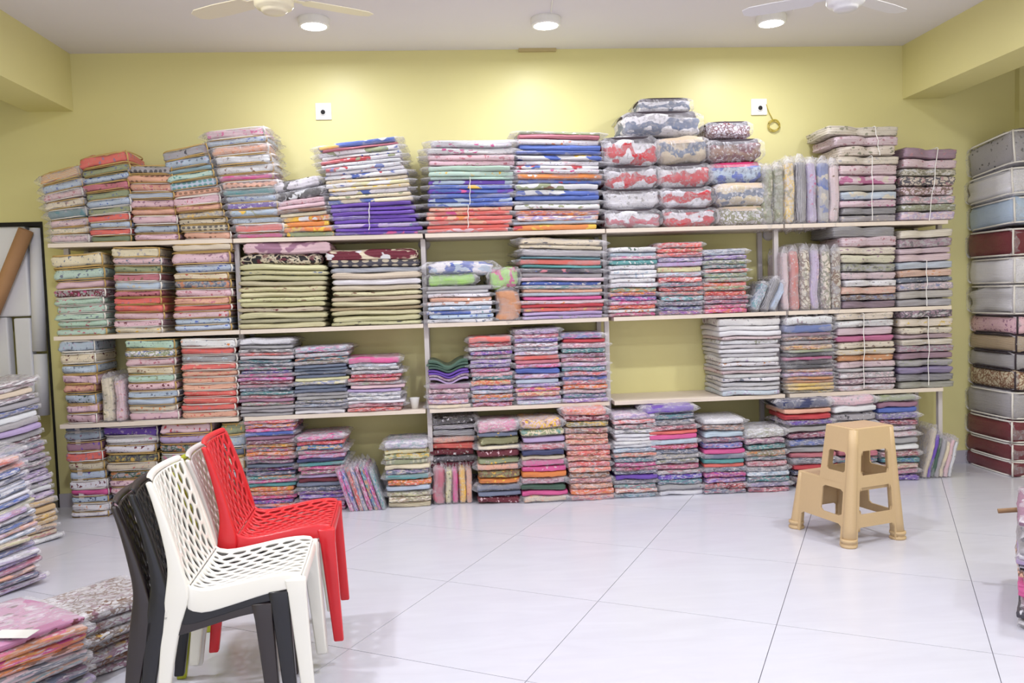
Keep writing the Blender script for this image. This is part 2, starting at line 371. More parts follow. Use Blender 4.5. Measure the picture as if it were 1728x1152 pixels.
for k in range(0, 75): 
    a = PI/2 - k*.28; r = .040+.007*math.sin(a*.61+1); pts.append(Vector((cc.x+r*1.05*math.cos(a), -.015-.004*math.sin(k), cc.z+r*math.sin(a))))
tube(bm, pts, .0028, 6); tag(bmobj('cable_coil', bm, simple('yellow_cable', (190, 168, 60), .5), None, True), 'loose coil of thin yellow cable hanging beside the wall plate', 'cable')

# ------------------------------------------------------------------ shelving
YF = -.44; ZS = [1.88, 1.26, .664]
SHX = [[(80, 391, 411, 401), (90, 404, 568, 558), (100, 402, 710, 699)], [(393, 713, 401, 393), (405, 714, 554, 546), (412, 718, 703, 690)],
       [(717, 1021, 391, 383), (722, 1027, 548, 538), (725, 1029, 690, 683)], [(1023, 1322, 384, 380), (1036, 1327, 535, 525), (1037, 1325, 680, 666)],
       [(1325, 1600, 380, 376), (1331, 1606, 525, 518), (1333, 1592, 666, 655)]]
lab = ['shelf bay of quilt packets beside the foam niche', 'shelf bay holding khaki bedspreads on its middle board', 'shelf bay with the lime and orange bundles on its middle board', 'shelf bay with the mostly empty lowest board', 'end shelf bay with tied bundles beside the bare wall corner']
for bi, bay in enumerate(SHX):
    t = thing('shelf_bay', lab[bi], 'shelving', (at(bay[0][0], bay[0][2], YF).x, YF/2, 0), 'wall shelving bays')
    ox = t.location.x; oy = t.location.y
    for (x0, x1, y0, y1), z in zip(bay, ZS):
        a, b_ = at(x0, y0, YF), at(x1, y1, YF)
        bm = bmesh.new(); box(bm, a.x-ox, b_.x-ox, YF-oy, -.004-oy, z-.028, z, .002); bmobj('shelf_board', bm, M_SHELF, t)
    ups = [(98, 600)] if bi == 0 else [(at(bay[0][0], 400, YF).x, None)]
    for (px, _), tgt in zip([((113, 424), 0)] if bi == 0 else [(((403, 470), (716, 470), (1021, 460), (1309, 450))[bi-1], 0)], [0]):
        X = at(px[0], px[1], -.33).x
        bm = bmesh.new(); box(bm, X-.016-ox, X+.016-ox, -.345-oy, -.315-oy, 0, ZS[0]-.03); bmobj('upright', bm, M_POST, t)
        bm = bmesh.new(); box(bm, X-.016-ox, X+.016-ox, -.035-oy, -.005-oy, 0, ZS[0]-.03); bmobj('upright', bm, M_POST, t)
    if bi == 4:
        X = at(1585, 700, -.33).x
        bm = bmesh.new(); box(bm, X-.016-ox, X+.016-ox, -.345-oy, -.315-oy, 0, ZS[0]-.03); bmobj('upright', bm, M_POST, t)
        bm = bmesh.new(); box(bm, X-.016-ox, X+.016-ox, -.035-oy, -.005-oy, 0, ZS[0]-.03); bmobj('upright', bm, M_POST, t)

# ------------------------------------------------------------------ packet templates
def packet_mesh(W, D, T, folds, seed, pinch=0, lump=.1, sag=0., flat=.9):
    rnd = random.Random(seed)
    nx, ny, nz_ = 18, 7, max(4, 3*folds+1)
    r = T*.5*flat
    keys = {}; verts = []; faces = []
    def V(i, j, k):
        q = (i, j, k)
        if q in keys: return keys[q]
        x = (i/nx*2-1)*W/2; y = (j/ny*2-1)*D/2; z = (k/nz_*2-1)*T/2
        # ease lattice towards the rims
        x = W/2*math.sin((i/nx*2-1)*PI/2*.86)/math.sin(PI/2*.86)
        y = D/2*math.sin((j/ny*2-1)*PI/2*.8)/math.sin(PI/2*.8)
        qx = max(-W/2+r, min(W/2-r, x)); qy = max(-D/2+r, min(D/2-r, y)); qz = max(-T/2+r, min(T/2-r, z))
        d = Vector((x-qx, y-qy, z-qz))
        if d.length > 1e-9: d = d.normalized()*r
        p = Vector((qx, qy, qz))+d
        h = Vector((d.x, d.y, 0))
        if folds > 1 and h.length > 1e-6:
            w = (z/T+.5)*folds
            g = (1-abs(math.sin(w*PI)))**2*T/folds*.42
            p -= h.normalized()*g*min(1, h.length/r)
        nn = Vector((noise.noise(Vector((p.x*9, p.y*9, p.z*14+seed*7.3))), noise.noise(Vector((p.x*9+50, p.y*9, p.z*22+seed*3.1))), noise.noise(Vector((p.x*7, p.y*7, seed*5.7)))))
        p += Vector((nn.x*.012, nn.y*.016, nn.z*T*lump*2.2))
        f2 = noise.noise(Vector((p.x*30, p.y*30, p.z*40+seed)))
        p += (d.normalized() if d.length > 1e-9 else Vector((0, 0, 1)))*f2*.0035
        u = p.x/(W/2)
        if pinch: 
            e = math.exp(-((u-pinch_at)/.16)**2); p.z *= 1-pinch*e; p.y += .02*e if p.y < 0 else 0
        if sag: p.z -= sag*math.exp(-(u/.42)**2)+.3*sag*max(0, abs(u)-.8)
        p.z += T/2
        keys[q] = len(verts); verts.append(p); return keys[q]
    pinch_at = rnd.uniform(-.12, .12)
    for j in range(ny):
        for i in range(nx):
            for k, fl in ((0, 1), (nz_, 0)):
                f = [V(i, j, k), V(i+1, j, k), V(i+1, j+1, k), V(i, j+1, k)]; faces.append(f[::-1] if fl else f)
    for k in range(nz_):
        for i in range(nx):
            for j, fl in ((0, 0), (ny, 1)):
                f = [V(i, j, k), V(i+1, j, k), V(i+1, j, k+1), V(i, j, k+1)]; faces.append(f[::-1] if fl else f)
        for j in range(ny):
            for i, fl in ((0, 1), (nx, 0)):
                f = [V(i, j, k), V(i, j+1, k), V(i, j+1, k+1), V(i, j, k+1)]; faces.append(f[::-1] if fl else f)
    me = bpy.data.meshes.new('packet'); me.from_pydata(verts, [], faces); me.polygons.foreach_set('use_smooth', [True]*len(faces)); me.update()
    return me
def sleeve_mesh(W, D, T, seed, fl=.035, pin=.75):
    """crinkled clear sleeve: a shell just outside the packet, with loose open ends that flare and wrinkle"""
    rnd = random.Random(seed); n = 22; m_ = 8
    verts = []; faces = []
    prof = []
    for k in range(m_*2):   # loop in the y-z plane
        a = k/(m_*2)*2*PI
        prof.append((math.copysign(abs(math.cos(a))**.4, math.cos(a)), math.copysign(abs(math.sin(a))**.5, math.sin(a))))
    for i in range(n+1):
        u = i/n*2-1
        x = u*(W/2+fl)
        e = max(0, (abs(u)-.84)/.16)
        for k, (py, pz) in enumerate(prof):
            y = py*(D/2+.004); z = pz*(T/2+.004)*(1-pin*e)
            q = noise.noise(Vector((x*14, k*.9, seed*3.3)))
            y += q*.006+e*.04*pin*noise.noise(Vector((k*1.3, seed, 5))); z += q*.004+e*.012*noise.noise(Vector((k*.9, seed, 1)))
            verts.append((x+e*.027*pin*q, y, z+T/2))
    L = len(prof)
    for i in range(n):
        for k in range(L): faces.append((i*L+k, i*L+(k+1) % L, (i+1)*L+(k+1) % L, (i+1)*L+k))
    me = bpy.data.meshes.new('plastic_sleeve'); me.from_pydata(verts, [], faces); me.polygons.foreach_set('use_smooth', [True]*len(faces)); me.update()
    return me
def piping_mesh(W, D, T, seed, r=.0036):
    bm = bmesh.new()
    for z in (T*.07, T*.93):
        pts = []
        for k in range(28):
            a = k/28*2*PI
            x = math.copysign(abs(math.cos(a))**.35, math.cos(a))*(W/2+.002); y = math.copysign(abs(math.sin(a))**.35, math.sin(a))*(D/2-.004)
            pts.append(Vector((x, y, z+.004*noise.noise(Vector((x*12, y*12, seed+z*50))))))
        pts.append(pts[0])
        tube(bm, pts, r, 5, False)
    tube(bm, [(W/2-.002, -D/2+.01, T*.05), (W/2+.004, -D/2+.005, T*.5), (W/2-.002, -D/2+.01, T*.95)], r*1.5, 5)
    me = bpy.data.meshes.new('piping'); bm.to_mesh(me); bm.free(); me.polygons.foreach_set('use_smooth', [True]*len(me.polygons))
    return me
TW, TD = .34, .36
TEMPL = {}
CLS = {'thin': (.03, 1), 'thick': (.055, 2), 'fat': (.075, 1), 'layer': (.06, 3), 'bag': (.15, 2), 'tied': (.08, 4), 'vee': (.03, 1), 'wide': (.05, 2), 'puff': (.12, 2)}
def template(cls, seed, pat, coat):
    key = (cls, seed, pat, coat)
    if key not in TEMPL:
        T, f = CLS[cls]
        base = TEMPL.get((cls, seed))
        if base is None:
            base = packet_mesh(TW, TD, T, f, seed+hash_(cls), .15 if cls == 'tied' else 0, {'thin': .1, 'fat': .06, 'tied': .04, 'bag': .07, 'puff': .09}.get(cls, .08), .055 if cls == 'vee' else 0, {'fat': .98, 'bag': .9, 'thin': .75, 'tied': .5, 'vee': .8}.get(cls, .85))
            TEMPL[(cls, seed)] = base
        me = base.copy(); me.materials.append(fabric(pat, coat)); TEMPL[key] = me
    return TEMPL[key]
def hash_(s): return sum(ord(c)*(i+3) for i, c in enumerate(s)) % 97
def extra(kind, cls, seed):
    key = ('x', kind, cls, seed)
    if key not in TEMPL:
        T = CLS[cls][0]
        me = {'sleeve': lambda: sleeve_mesh(TW, TD, T, seed+hash_(cls)), 'cover': lambda: sleeve_mesh(TW, TD, T, seed, .008, .3), 'py': lambda: piping_mesh(TW, TD, T, seed), 'pw': lambda: piping_mesh(TW, TD, T, seed)}[kind]()
        me.materials.append({'sleeve': M_PL, 'cover': M_PL, 'py': M_PIPEY, 'pw': M_PIPEW}[kind]); TEMPL[key] = me
    return TEMPL[key]
ACC = ['hp', 'bl', 'tl', 'ye', 'gn', 'or', 'mr', 'li', 'wh', 'rd']
def soft(c, k=.16, g=.08):
    l = .3*c[0]+.55*c[1]+.15*c[2]
    return lin(tuple((v+(l-v)*k)*(1-g)+q*g for v, q in zip(c, (190, 186, 194))))
def jit(c, a=.05):
    k = 1+random.uniform(-a, a)
    return tuple(min(1, max(0, v*k*(1+random.uniform(-a, a)*.5))) for v in c)
def packet(name, cat, cls, center, w, d, t, rot, base, pat, mot, acc, label, group, sleeve=False, pipe=None, coat=.75, band=None, seed=None):
    """center = middle of the packet's base; rot = (x, y, z)"""
    s = random.randrange(5) if seed is None else seed
    o = bpy.data.objects.new(name, template(cls, s, pat, coat)); COL.objects.link(o)
    T = CLS[cls][0]
    o.location = center; o.rotation_euler = rot; o.scale = (w/TW, d/TD, t/T)
    kk = {'folded_bundle': (.36, .2), 'comforter_bag': (0, 0)}.get(name, (.12, .07))
    o.color = (*jit(soft(COLS[base][0], *kk)), 1); o['motif'] = [*jit(soft(COLS[mot][0], *kk))]; o['accent'] = [*soft(COLS[acc][0], *kk)]
    tag(o, label, cat, group)
    if sleeve:
        link('plastic_sleeve', extra('cover' if sleeve == 2 else 'sleeve', cls, s), None, o)
    if pipe:
        link('piping', extra(pipe, cls, s), None, o)
    if band:
        T_ = T; bm = bmesh.new()
        pts = []
        for k in range(33):
            a = k/32*2*PI
            x = math.copysign(abs(math.cos(a))**.45, math.cos(a))*(TW/2*.985); y = math.copysign(abs(math.sin(a))**.45, math.sin(a))*(TD/2*.985)
            pts.append((x, y))
        lo = [bm.verts.new((x*1.0, y*1.0, T_*.74)) for x, y in pts[:-1]]; hi = [bm.verts.new((x*.96, y*.96, T_*.965)) for x, y in pts[:-1]]
        for k in range(32): bm.faces.new((lo[k], lo[(k+1) % 32], hi[(k+1) % 32], hi[k]))
        bmobj('zip_band', bm, band, o, True)
        link('clear_cover', extra('cover', cls, s), None, o)
    return o

ORD = 'first second third fourth fifth sixth seventh eighth ninth tenth eleventh twelfth thirteenth fourteenth fifteenth sixteenth seventeenth eighteenth nineteenth twentieth'.split()
def ordn(i): return ORD[i] if i < 20 else 'twenty-'+ORD[i-20]
def parse(s):
    out = []
    for tok in s.split():
        n = 1
        if '*' in tok: a, tok = tok.split('*'); n = int(a)
        h = 1.
        if ':' in tok: tok, hh = tok.split(':'); h = float(hh)
        base = tok[:2]; pat = tok[2] if len(tok) > 2 else 'P'; mot = tok[3:5] if len(tok) > 4 else 'wh'; acc = tok[5:7] if len(tok) > 6 else None
        assert base in COLS and mot in COLS and (acc is None or acc in COLS) and pat in PATN, tok
        out += [(h, base, pat, mot, acc)]*n
    return out
KIND = {  # name, category, class picker, sleeve, coat
 'quilt': ('quilt_packet', 'quilt packet'), 'sheet': ('bedsheet_packet', 'bedsheet packet'), 'thin': ('fabric_packet', 'fabric packet'),
 'bag': ('comforter_bag', 'comforter bag'), 'spread': ('bedspread', 'bedspread'), 'tied': ('folded_bundle', 'fabric bundle')}
NOUN = {'quilt': 'quilt packet', 'sheet': 'bedsheet packet', 'thin': 'packet', 'bag': 'comforter bag', 'spread': 'bedspread', 'tied': 'folded bundle'}
ROWN = ['top shelf', 'second shelf', 'third shelf', 'floor row']
STACKS = []
def stack(row, xb, xt, yt, kind, layers, yb=None, D=.36, Y=None, name=None, tilt0=None, cls=None, pipe=None, coat=None, sleeve=None, jx=.006):
    STACKS.append(dict(row=row, xb=xb, xt=xt, yt=yt, kind=kind, layers=parse(layers), yb=yb, D=D, Y=Y, name=name, tilt0=tilt0, cls=cls, pipe=pipe, coat=coat, sleeve=sleeve, jx=jx))
def build_stack(S, idx):
    row, kind, L = S['row'], S['kind'], S['layers']
    z0 = (ZS+[0])[row]
    if row == 3 and S['yb'] is not None and S['Y'] is None:
        Y = at((S['xb'][0]+S['xb'][1])/2, S['yb'], Z=0).y
        Y = min(-.36, Y)
    else: Y = S['Y'] if S['Y'] is not None else YF-.008
    if S['yb'] is not None and (row < 3 or S.get('onTop')): yb = S['yb']; z0 = at((S['xb'][0]+S['xb'][1])/2, yb, Y).z
    py = 600
    for _ in range(4): X0 = at(S['xb'][0], py, Y).x; py = proj((X0, Y, z0))[1]
    for _ in range(4): X1 = at(S['xb'][1], py, Y).x; py = proj((X1, Y, z0))[1]
    TL, TR = at(S['xt'][0], S['yt'][0], Y), at(S['xt'][1], S['yt'][1], Y)
    BL, BR = Vector((X0, Y, z0)), Vector((X1, Y, z0))
    if S['tilt0']: BL = BL+Vector((0, 0, S['tilt0']))
    tot = sum(l[0] for l in L); f = 1.0
    sname = S['name'] or f'{ordn(idx)} stack from left, {ROWN[row]}'
    nm, cat = KIND[kind]
    for i, (h, base, pat, mot, acc) in enumerate(L):
        f1 = f; f0 = f-h/tot; f = f0
        l0, l1 = BL.lerp(TL, f0), BL.lerp(TL, f1); r0, r1 = BR.lerp(TR, f0), BR.lerp(TR, f1)
        bc = (l0+r0)/2; tc_ = (l1+r1)/2; t = (tc_-bc).length*1.0; w = (r0-l0).length
        ang = -math.atan2(r0.z-l0.z, r0.x-l0.x)*.5-math.atan2(r1.z-l1.z, r1.x-l1.x)*.5
        if S['cls']: cls = S['cls']
        elif kind == 'quilt': cls = 'fat' if i % 3 else 'thick'
        elif kind == 'bag': cls = 'bag'
        elif kind == 'tied': cls = 'tied'
        elif kind == 'spread': cls = 'layer'
        else: cls = 'thin' if t < .042 else ('thick' if t < .065 else 'layer')
        if acc is None: acc = {'F': mot, 'P': mot}.get(pat) or random.choice(ACC)
        if pat == 'F' and random.random() < .6: acc = random.choice(['gn', 'ro', 'sl', 'gn', 'br'])
        d = S['D']*random.uniform(.96, 1.03)
        yj = random.uniform(0, .018)
        wj = w*random.uniform(.95, 1.02)
        if i == len(L)-1: ang = 0 if not S['tilt0'] else ang
        loc = Vector((bc.x+random.uniform(-1, 1)*S['jx'], Y+d/2+yj, bc.z))
        rz = random.gauss(0, .02)
        desc = COLS[base][1]
        if pat == 'P': desc = 'plain '+desc
        elif pat in 'FWDSCBR' : desc = desc+(' ' if ' ' in desc else ' ')+(COLS[mot][1].replace(' ', '-')+'-'+PATN[pat])
        else: desc = desc+' '+COLS[mot][1].replace(' ', '-')+'-print'
        if len(L) > 1: lab = f'{desc} {NOUN[kind]}, {"top one" if i == 0 else ("lowest" if i == len(L)-1 else ordn(i)+" down")} in {sname}'
        else: lab = f'{desc} {NOUN[kind]}, {sname}'
        sl = S['sleeve'] if S['sleeve'] is not None else ((kind == 'sheet' and (t > .045 or i % 2 == 0)) or (kind == 'thin' and i % 3 == 0))
        pipe = S['pipe']
        if kind == 'quilt' and pipe is None: pipe = 'pw' if random.random() < .45 else 'py'
        band = None
        if kind == 'bag': band = {'b': M_BAND, 'c': M_BANDC, 'p': M_BANDP}[(S['pipe'] or 'b'*9)[i]]; sl = False; pipe = None
        packet(nm, cat, cls, loc, wj, d, t*.99, (random.gauss(0, .006), ang, rz), base, pat, mot, acc, lab, None, sl, pipe, (S['coat'] if S['coat'] is not None else .75), band)
def upright_row(row, items, yb, yt, xs, kind, nameposs, lean=0., Y=None, D=.3, rnd=.01):
    """packets standing on edge; xs = list of x pixel boundaries at the base"""
    Yp = Y if Y is not None else YF-.004
    if row == 3 and Y is None: Yp = min(-.36, at((xs[0]+xs[-1])/2, yb, Z=0).y)
    z0 = (ZS+[0])[row]
    nm, cat = KIND[kind]
    for i, (h, base, pat, mot, acc) in enumerate(parse(items)):
        a, b_ = at(xs[i], yb, Yp), at(xs[i+1], yb, Yp); top = at((xs[i]+xs[i+1])/2, yt[i] if isinstance(yt, (list, tuple)) else yt, Yp)
        t = (b_.x-a.x)*1.0; hgt = (top.z-z0)/math.cos(lean)
        # packet rotated so that its thickness runs along x
        cls = 'thin' if t < .042 else ('thick' if t < .065 else 'layer')
        ly = -PI/2+lean
        d = D*random.uniform(.95, 1.02)
        ctr = Vector(((b_.x), Yp+d/2+random.uniform(0, rnd), z0))
        # base middle of the packet when stood up: middle of the right-hand flank
        up = Vector((math.sin(lean), 0, math.cos(lean)))
        loc = ctr+up*hgt/2
        desc = ('plain '+COLS[base][1]) if pat == 'P' else COLS[base][1]+' '+COLS[mot][1].replace(' ', '-')+'-'+PATN[pat]
        where = f'{ordn(i)} of those {nameposs}'
        packet(nm, cat, cls, loc, hgt*.98, d, t*.96, (0, ly, random.gauss(0, .015)), base, pat, mot, acc or random.choice(ACC), f'{desc} {NOUN[kind]}, {where}', 'packets '+nameposs, sleeve=True)

# ================================================================== TOP SHELF
stack(0, (81, 148), (63, 135), (297, 275), 'quilt', 'khSor:1.6 lbFbl:1.3 pkFro:1.2 crFbr:1.2 tlSsl:1.4 pkFmv:1.2 crFgn pkFmv:1.2', sleeve=True)
stack(0, (150, 220), (130, 218), (268, 250), 'quilt', 'coFmv:1.8 gnFsl:1.1 lbFbl:1.2 roFbr:1.2 gnFsl:1.2 lbFbl:1.2 gnFsl coFmv:1.1 lbFbl coFmv gnSdg')
stack(0, (222, 301), (207, 285), (279, 277), 'quilt', 'gyDdk:1.2 peDbr:1.2 peWro:1.2 lbSgy:.9 pkFmv:1.3 peFpk pkWmv:1.2 lbWsl:1.2 pkFmv')
stack(0, (304, 389), (268, 346), (256, 238), 'quilt', 'gyFdk:1.6 lbWsl:1.5 lbStl:.8 mtFtl:1.1 lbDtl:1.3 peDbr:1.1 pkFro:1.4 peFro gyCbg bgFdk bgDdk:1.1 peDbr:1.2')
stack(0, (396, 478), (339, 447), (222, 210), 'quilt', 'pkFhp:1.5 lbFbl:1.1 peFor:1.6 whFgy:1.5 whFbr:1.5 hpPwh:1.1 peDbr:1.2 tlPwh:1.1 lbFbl:1.1 puFwh:1.1 lbBgnye:1.3 lbFsl:1.1 coPwh:1.4 hpPwh:.9', sleeve=True, jx=.012)
stack(0, (480, 562), (457, 538), (310, 293), 'sheet', 'whBbkdk:2.4 whBbkdk:2.2 pkFro:1.3 pkPwh:1 brPwh:.9 crPwh:.9 yeBor:1.3 orBye:1.2 yeBor:1.2 gnByewh:1.2', jx=.012)
stack(0, (563, 711), (536, 668), (246, 228), 'sheet', 'blByewh:1.4 roPwh:.6 whBblgn:1.3 whFbl:.9 whBrdgn:1.1 whFbr:.9 whBrdbl:1.1 whFbl whBbl:1.2 crFye whBkhbl:1.2 crFye whBblkh:1.2 crFgn crBblye:1.2 5*puPwh:1.1 puBli:1.1 puPwh:1 puBhp:1', D=.38)
stack(0, (719, 864), (724, 870), (235, 235), 'sheet', 'whFhpgn:1.7 whFhpbl:1.5 pkFro:1.3 pkFromr:1.2 mtPye:1.2 mtFye:1.2 mtPwh:.7 puBlb:1 blBlb:1 blBpuhp:1 blPpu:1 blBlbpu:1 blBlb:1 peFco:.9 3*coBpe:1 coPpe:.9 coBpk:.9', D=.38)
stack(0, (867, 1012), (873, 1018), (219, 222), 'sheet', 'gnFwhli:.8 roPmr:.9 whFor:1.2 blPwh:1.2 blPsl:.8 whBblye:1.3 whFpk:1 whBrdbl:.8 whFhp:.9 orFwh:1.4 blFrd:.8 whBgnbr:1.2 blBwh:1.2 blPli:1.1 gySsl:.8 whFgn:1.1 orMrdbl:1.2 whMorpu:1.2 lbPwh:.8 orByerd:1.2', D=.38)
stack(0, (1023, 1118), (1017, 1110), (230, 226), 'bag', 'whRrdgy:1.3 whRrdgy:1.05 whFgygy:.9 whRrogy:.9', pipe='bbbb', D=.4, cls='puff')
stack(0, (1120, 1212), (1105, 1194), (232, 226), 'bag', 'bgRslbg:1.25 whRrdgy:1.1 whRrdgy:1 rdRwhgy:.95', pipe='cbbb', D=.4, cls='puff')
stack(0, (1213, 1303), (1193, 1284), (235, 231), 'bag', 'mrRbrwh:1.2 blRlbnv:1.1 bgRslwh:1.25 whColgn:1.05', pipe='bpcc', D=.4, cls='puff')
stack(0, (1052, 1187), (1060, 1190), (184, 186), 'bag', 'whRslgy:1', yb=228, name='flat across the pile beside the striped bags', pipe='b', D=.42, cls='puff', Y=YF+.03)
stack(0, (1080, 1170), (1092, 1168), (170, 158), 'bag', 'whRslgy:1', yb=190, name='the highest on the top shelf, with a pointed cover corner', pipe='b', D=.34, cls='puff', Y=YF+.06)
stack(0, (1197, 1272), (1215, 1262), (205, 200), 'bag', 'whCmrbr:1', yb=231, name='soft and frilly, on the pile next to the wall plate', pipe='b', D=.34, cls='puff', Y=YF+.05)
upright_row(0, 'gnColbg gnColbg crCyeol gySdkwh liFhpwh gyBblbg pkFbrwh', 378, [283, 280, 271, 269, 272, 272, 275], [1289, 1307, 1326, 1345, 1364, 1381, 1401, 1420], 'tied', 'standing on the top shelf')
stack(0, (1420, 1516), (1386, 1520), (210, 213), 'tied', 'bgFolwh:1.3 pkFrobg:1.2 crFolro:1.3', yb=262, name='the wide tied pile, top shelf', cls='tied', D=.38)
stack(0, (1420, 1515), (1413, 1521), (262, 262), 'tied', 'crFgygn:1.2 pkFrodk:1.4 pkBhpcr:1.3 gySbg:.9 lbBcrbl:1.2 pkFhpcr:1 gySdk:1 gyFbg:1', D=.38)
stack(0, (1522, 1613), (1526, 1620), (247, 250), 'tied', 'mvFrowh:1.4 pkFrodk:1.2 olCbgwh:1 bgCdkro:1.3 pkCbrwh:1.2 pkCgyro:1.1 gnColwh:.9 pkCliwh:1.2', D=.38)
# ================================================================== SECOND SHELF
stack(1, (92, 180), (84, 172), (432, 425), 'quilt', 'crFsl:2 mtFsl:1.8 pkPwh:1.3 gyCmr:1.3 mtFro:1.1 mtFro:1.1 mtFsl:1.1 mtFro:1.1 mtFro:1.1')
stack(1, (190, 276), (185, 268), (416, 416), 'quilt', 'crFgy:1.6 pkFsl:1.2 gnFdg:1.2 roFbr:1.3 lbFbg:1.3 roFmr:1.1 coFro:1.1 coFro:1.2 pkFro:1.2 pkFmr:1.1 crFyeol:1')
stack(1, (290, 388), (288, 388), (412, 408), 'quilt', 'bgPbr:1.3 pkFmv:2 lbFbl:1.3 crFrd:1.1 gyCsl:1.4 pkFro:1.3 peFro:1.2 coPpk:1 pkFrd:1.1 lbFbl:1 lbFblnv:1.1')
stack(1, (399, 550), (399, 552), (446, 446), 'spread', 'khPbg:1.3 khFsl:1 khPbg:1.2 bgSkh:1.1 khFbr:1.2 khPbg:1.2 khFbr:1 khPbr:1.2 bgFmr:1 khPbg:1.4 khSdk:.9 khPbg:1.3', coat=0.25, D=.38, sleeve=False)
stack(1, (400, 545), (402, 545), (427, 429), 'spread', 'bkCbgmr:1', yb=447, name='dark, under the rolled mauve one', coat=0.1, D=.36, sleeve=False)
stack(1, (403, 560), (406, 560), (410, 406), 'spread', 'pkBmvbr:1', yb=429, name='the rolled one with striped hem, second shelf', coat=0.1, D=.36, sleeve=False)
stack(1, (557, 713), (558, 712), (460, 456), 'spread', 'bgPbr:1.6 whPbg:1.4 bgPwh:1.3 khFbr:1.1 bgPkh:1.2 khPbg:1.2 brSkh:.9 khPpe:1.1 khPwh:1.4 khFdk:1', coat=0.4, D=.38, sleeve=False)
stack(1, (553, 709), (552, 708), (437, 435), 'spread', 'dkDbgbk:1.2 slSwh:.8', yb=460, name='the dark pair under the maroon one', coat=0.1, D=.36, sleeve=False)
stack(1, (546, 708), (549, 706), (424, 417), 'spread', 'mrBcrwh:1', yb=440, name='maroon with cream blossoms, topmost of its pile', coat=0.1, D=.36, sleeve=False)
stack(1, (722, 832), (720, 830), (483, 480), 'sheet', 'gyPwh:1 gySwh:.8 whFgy:1 peFwh:1 whFpe:1 lbFwh:1 whBbl:1 lbFbl:1 whFsl:1', D=.36)
stack(1, (722, 804), (724, 800), (462, 462), 'sheet', 'lgPgn:1', yb=481, name='bright lime, under the white and blue cushiony one', D=.34)
stack(1, (720, 832), (727, 825), (437, 442), 'sheet', 'whBbllb:1', yb=463, name='puffy, white with blue flowers, second shelf', D=.34, cls='puff', tilt0=.0)
stack(1, (826, 878), (832, 872), (448, 452), 'sheet', 'lgBhpor:1', yb=486, name='crumpled, lime with bright flowers, above the orange bundle', D=.3, cls='puff')
upright_row(1, 'orPye', 541, 488, [839, 878], 'tied', 'squeezed upright between two second-shelf stacks')
stack(1, (882, 1021), (876, 1018), (400, 404), 'sheet', 'crFdk:1.9 crFgy:1 gyPwh:2 tlSsl:.6 coPpk:1.6 tlPwh:.8 dkBrobl:1.2 gyPwh:1.3 pkPro:1 blFwh:1 gyMtlpk:1 peFwh:1 lbPbl:1 hpPwh:1 pkFor:1 rdPpk:1 coFye:1.1 liPwh:1 liFgy:1', D=.38)
stack(1, (1029, 1110), (1029, 1109), (418, 416), 'sheet', 'whFdg:1.1 lbFwh:.9 pkMhpwh:.9 tlFwh:1.1 whFgy:1.1 3*whFlb:1 whFpk:1.1 gnMtlor:1 orMpuro:1 puMhpsl:1 hpMrowh:1 coMrdor:1 whFor:.8 roMhpgy:.9')
stack(1, (1113, 1188), (1110, 1187), (410, 407), 'sheet', 'coMgyrd:1.2 coMrdgn:1 coMrosl:1 liMslgy:1 liFhp:1 khFpe:1.2 lbMgyro:1 coMrowh:1.2 slMrotl:1 coMmrsl:1 roMtlpe:1 tlMlbro:1.1 slMmvdk:1 slMlbpu:1 roMslpu:1')
stack(1, (1190, 1263), (1187, 1262), (421, 418), 'sheet', 'slMlbwh:1.5 liMpu:1 gnMsldk:1 gyMtldk:1 coMgywh:.9 gnMtlgy:1.1 gnMgyro:1 coMorpk:1 gnMolco:1 coMrdor:1.1 roMmrsl:1 mvMrosl:1 roMhpdk:1 hpMro:1.1')
upright_row(1, 'lbMtlsl:1 gySdkwh:1 lbPsl', 525, [482, 474, 480], [1266, 1282, 1297, 1311], 'sheet', 'slumped next to the coral stack, second shelf', lean=.42, D=.3)
upright_row(1, 'pkPwh coFpewh crCbrol liFpkmv crColmr bgCbrgy', 527, [424, 421, 419, 420, 421, 421], [1322, 1334, 1352, 1370, 1386, 1404, 1421], 'tied', 'standing on the second shelf')
stack(1, (1420, 1514), (1380, 1513), (384, 385), 'tied', 'gySdk:1.1 pkFrord:1', yb=416, name='the wide pair under the top board', D=.38)
stack(1, (1421, 1515), (1418, 1514), (416, 416), 'tied', 'crFmv:1 khFmv:1.1 gnCgydk:1.1 pkFgy:1 whFdk:.9 peFbg:1 brCgy:.8 mvSdk:1', D=.38)
stack(1, (1518, 1613), (1518, 1609), (389, 384), 'tied', 'crPwh:1.1 gyCmvdk:1.2 pkPhp:.8 pkPro:1 lbPsl:1 peFor:1 slFwh:.7 pkCgy:1 gySbg:1.1 gyPdk:1', D=.38)
# ================================================================== THIRD SHELF
stack(2, (110, 163), (92, 158), (576, 573), 'quilt', 'lbWsl:1.5 crFmr:1.3 lbFsl:1.2 pkFmv:1.2 peWro:1.1 lbFdg:1.3 pkWmv:1.1 pkWmr:1.2', D=.4)
upright_row(2, 'crFolgn pkFroye', 704, [636, 640], [170, 193, 211], 'quilt', 'standing on the third shelf', D=.36)
stack(2, (214, 300), (206, 293), (574, 571), 'quilt', 'mtFsl:1.4 whCgn:1.2 pkFro:1.2 crFbr:1.2 mtFgn:1 pkFmr:1.3 lbFsl:.9 lbPbl:1.1 crFor:.9 pkWmv:1.3')
stack(2, (304, 400), (300, 398), (572, 570), 'quilt', 'whForol:1.4 coFro:1.1 gyFlb:1.3 coFpe:1.1 peFco:1 peFco:1 peFco:1.1 coFpe:1 coFpe:1.1 coFro:1.1 peFco:1.1', pipe='pw')
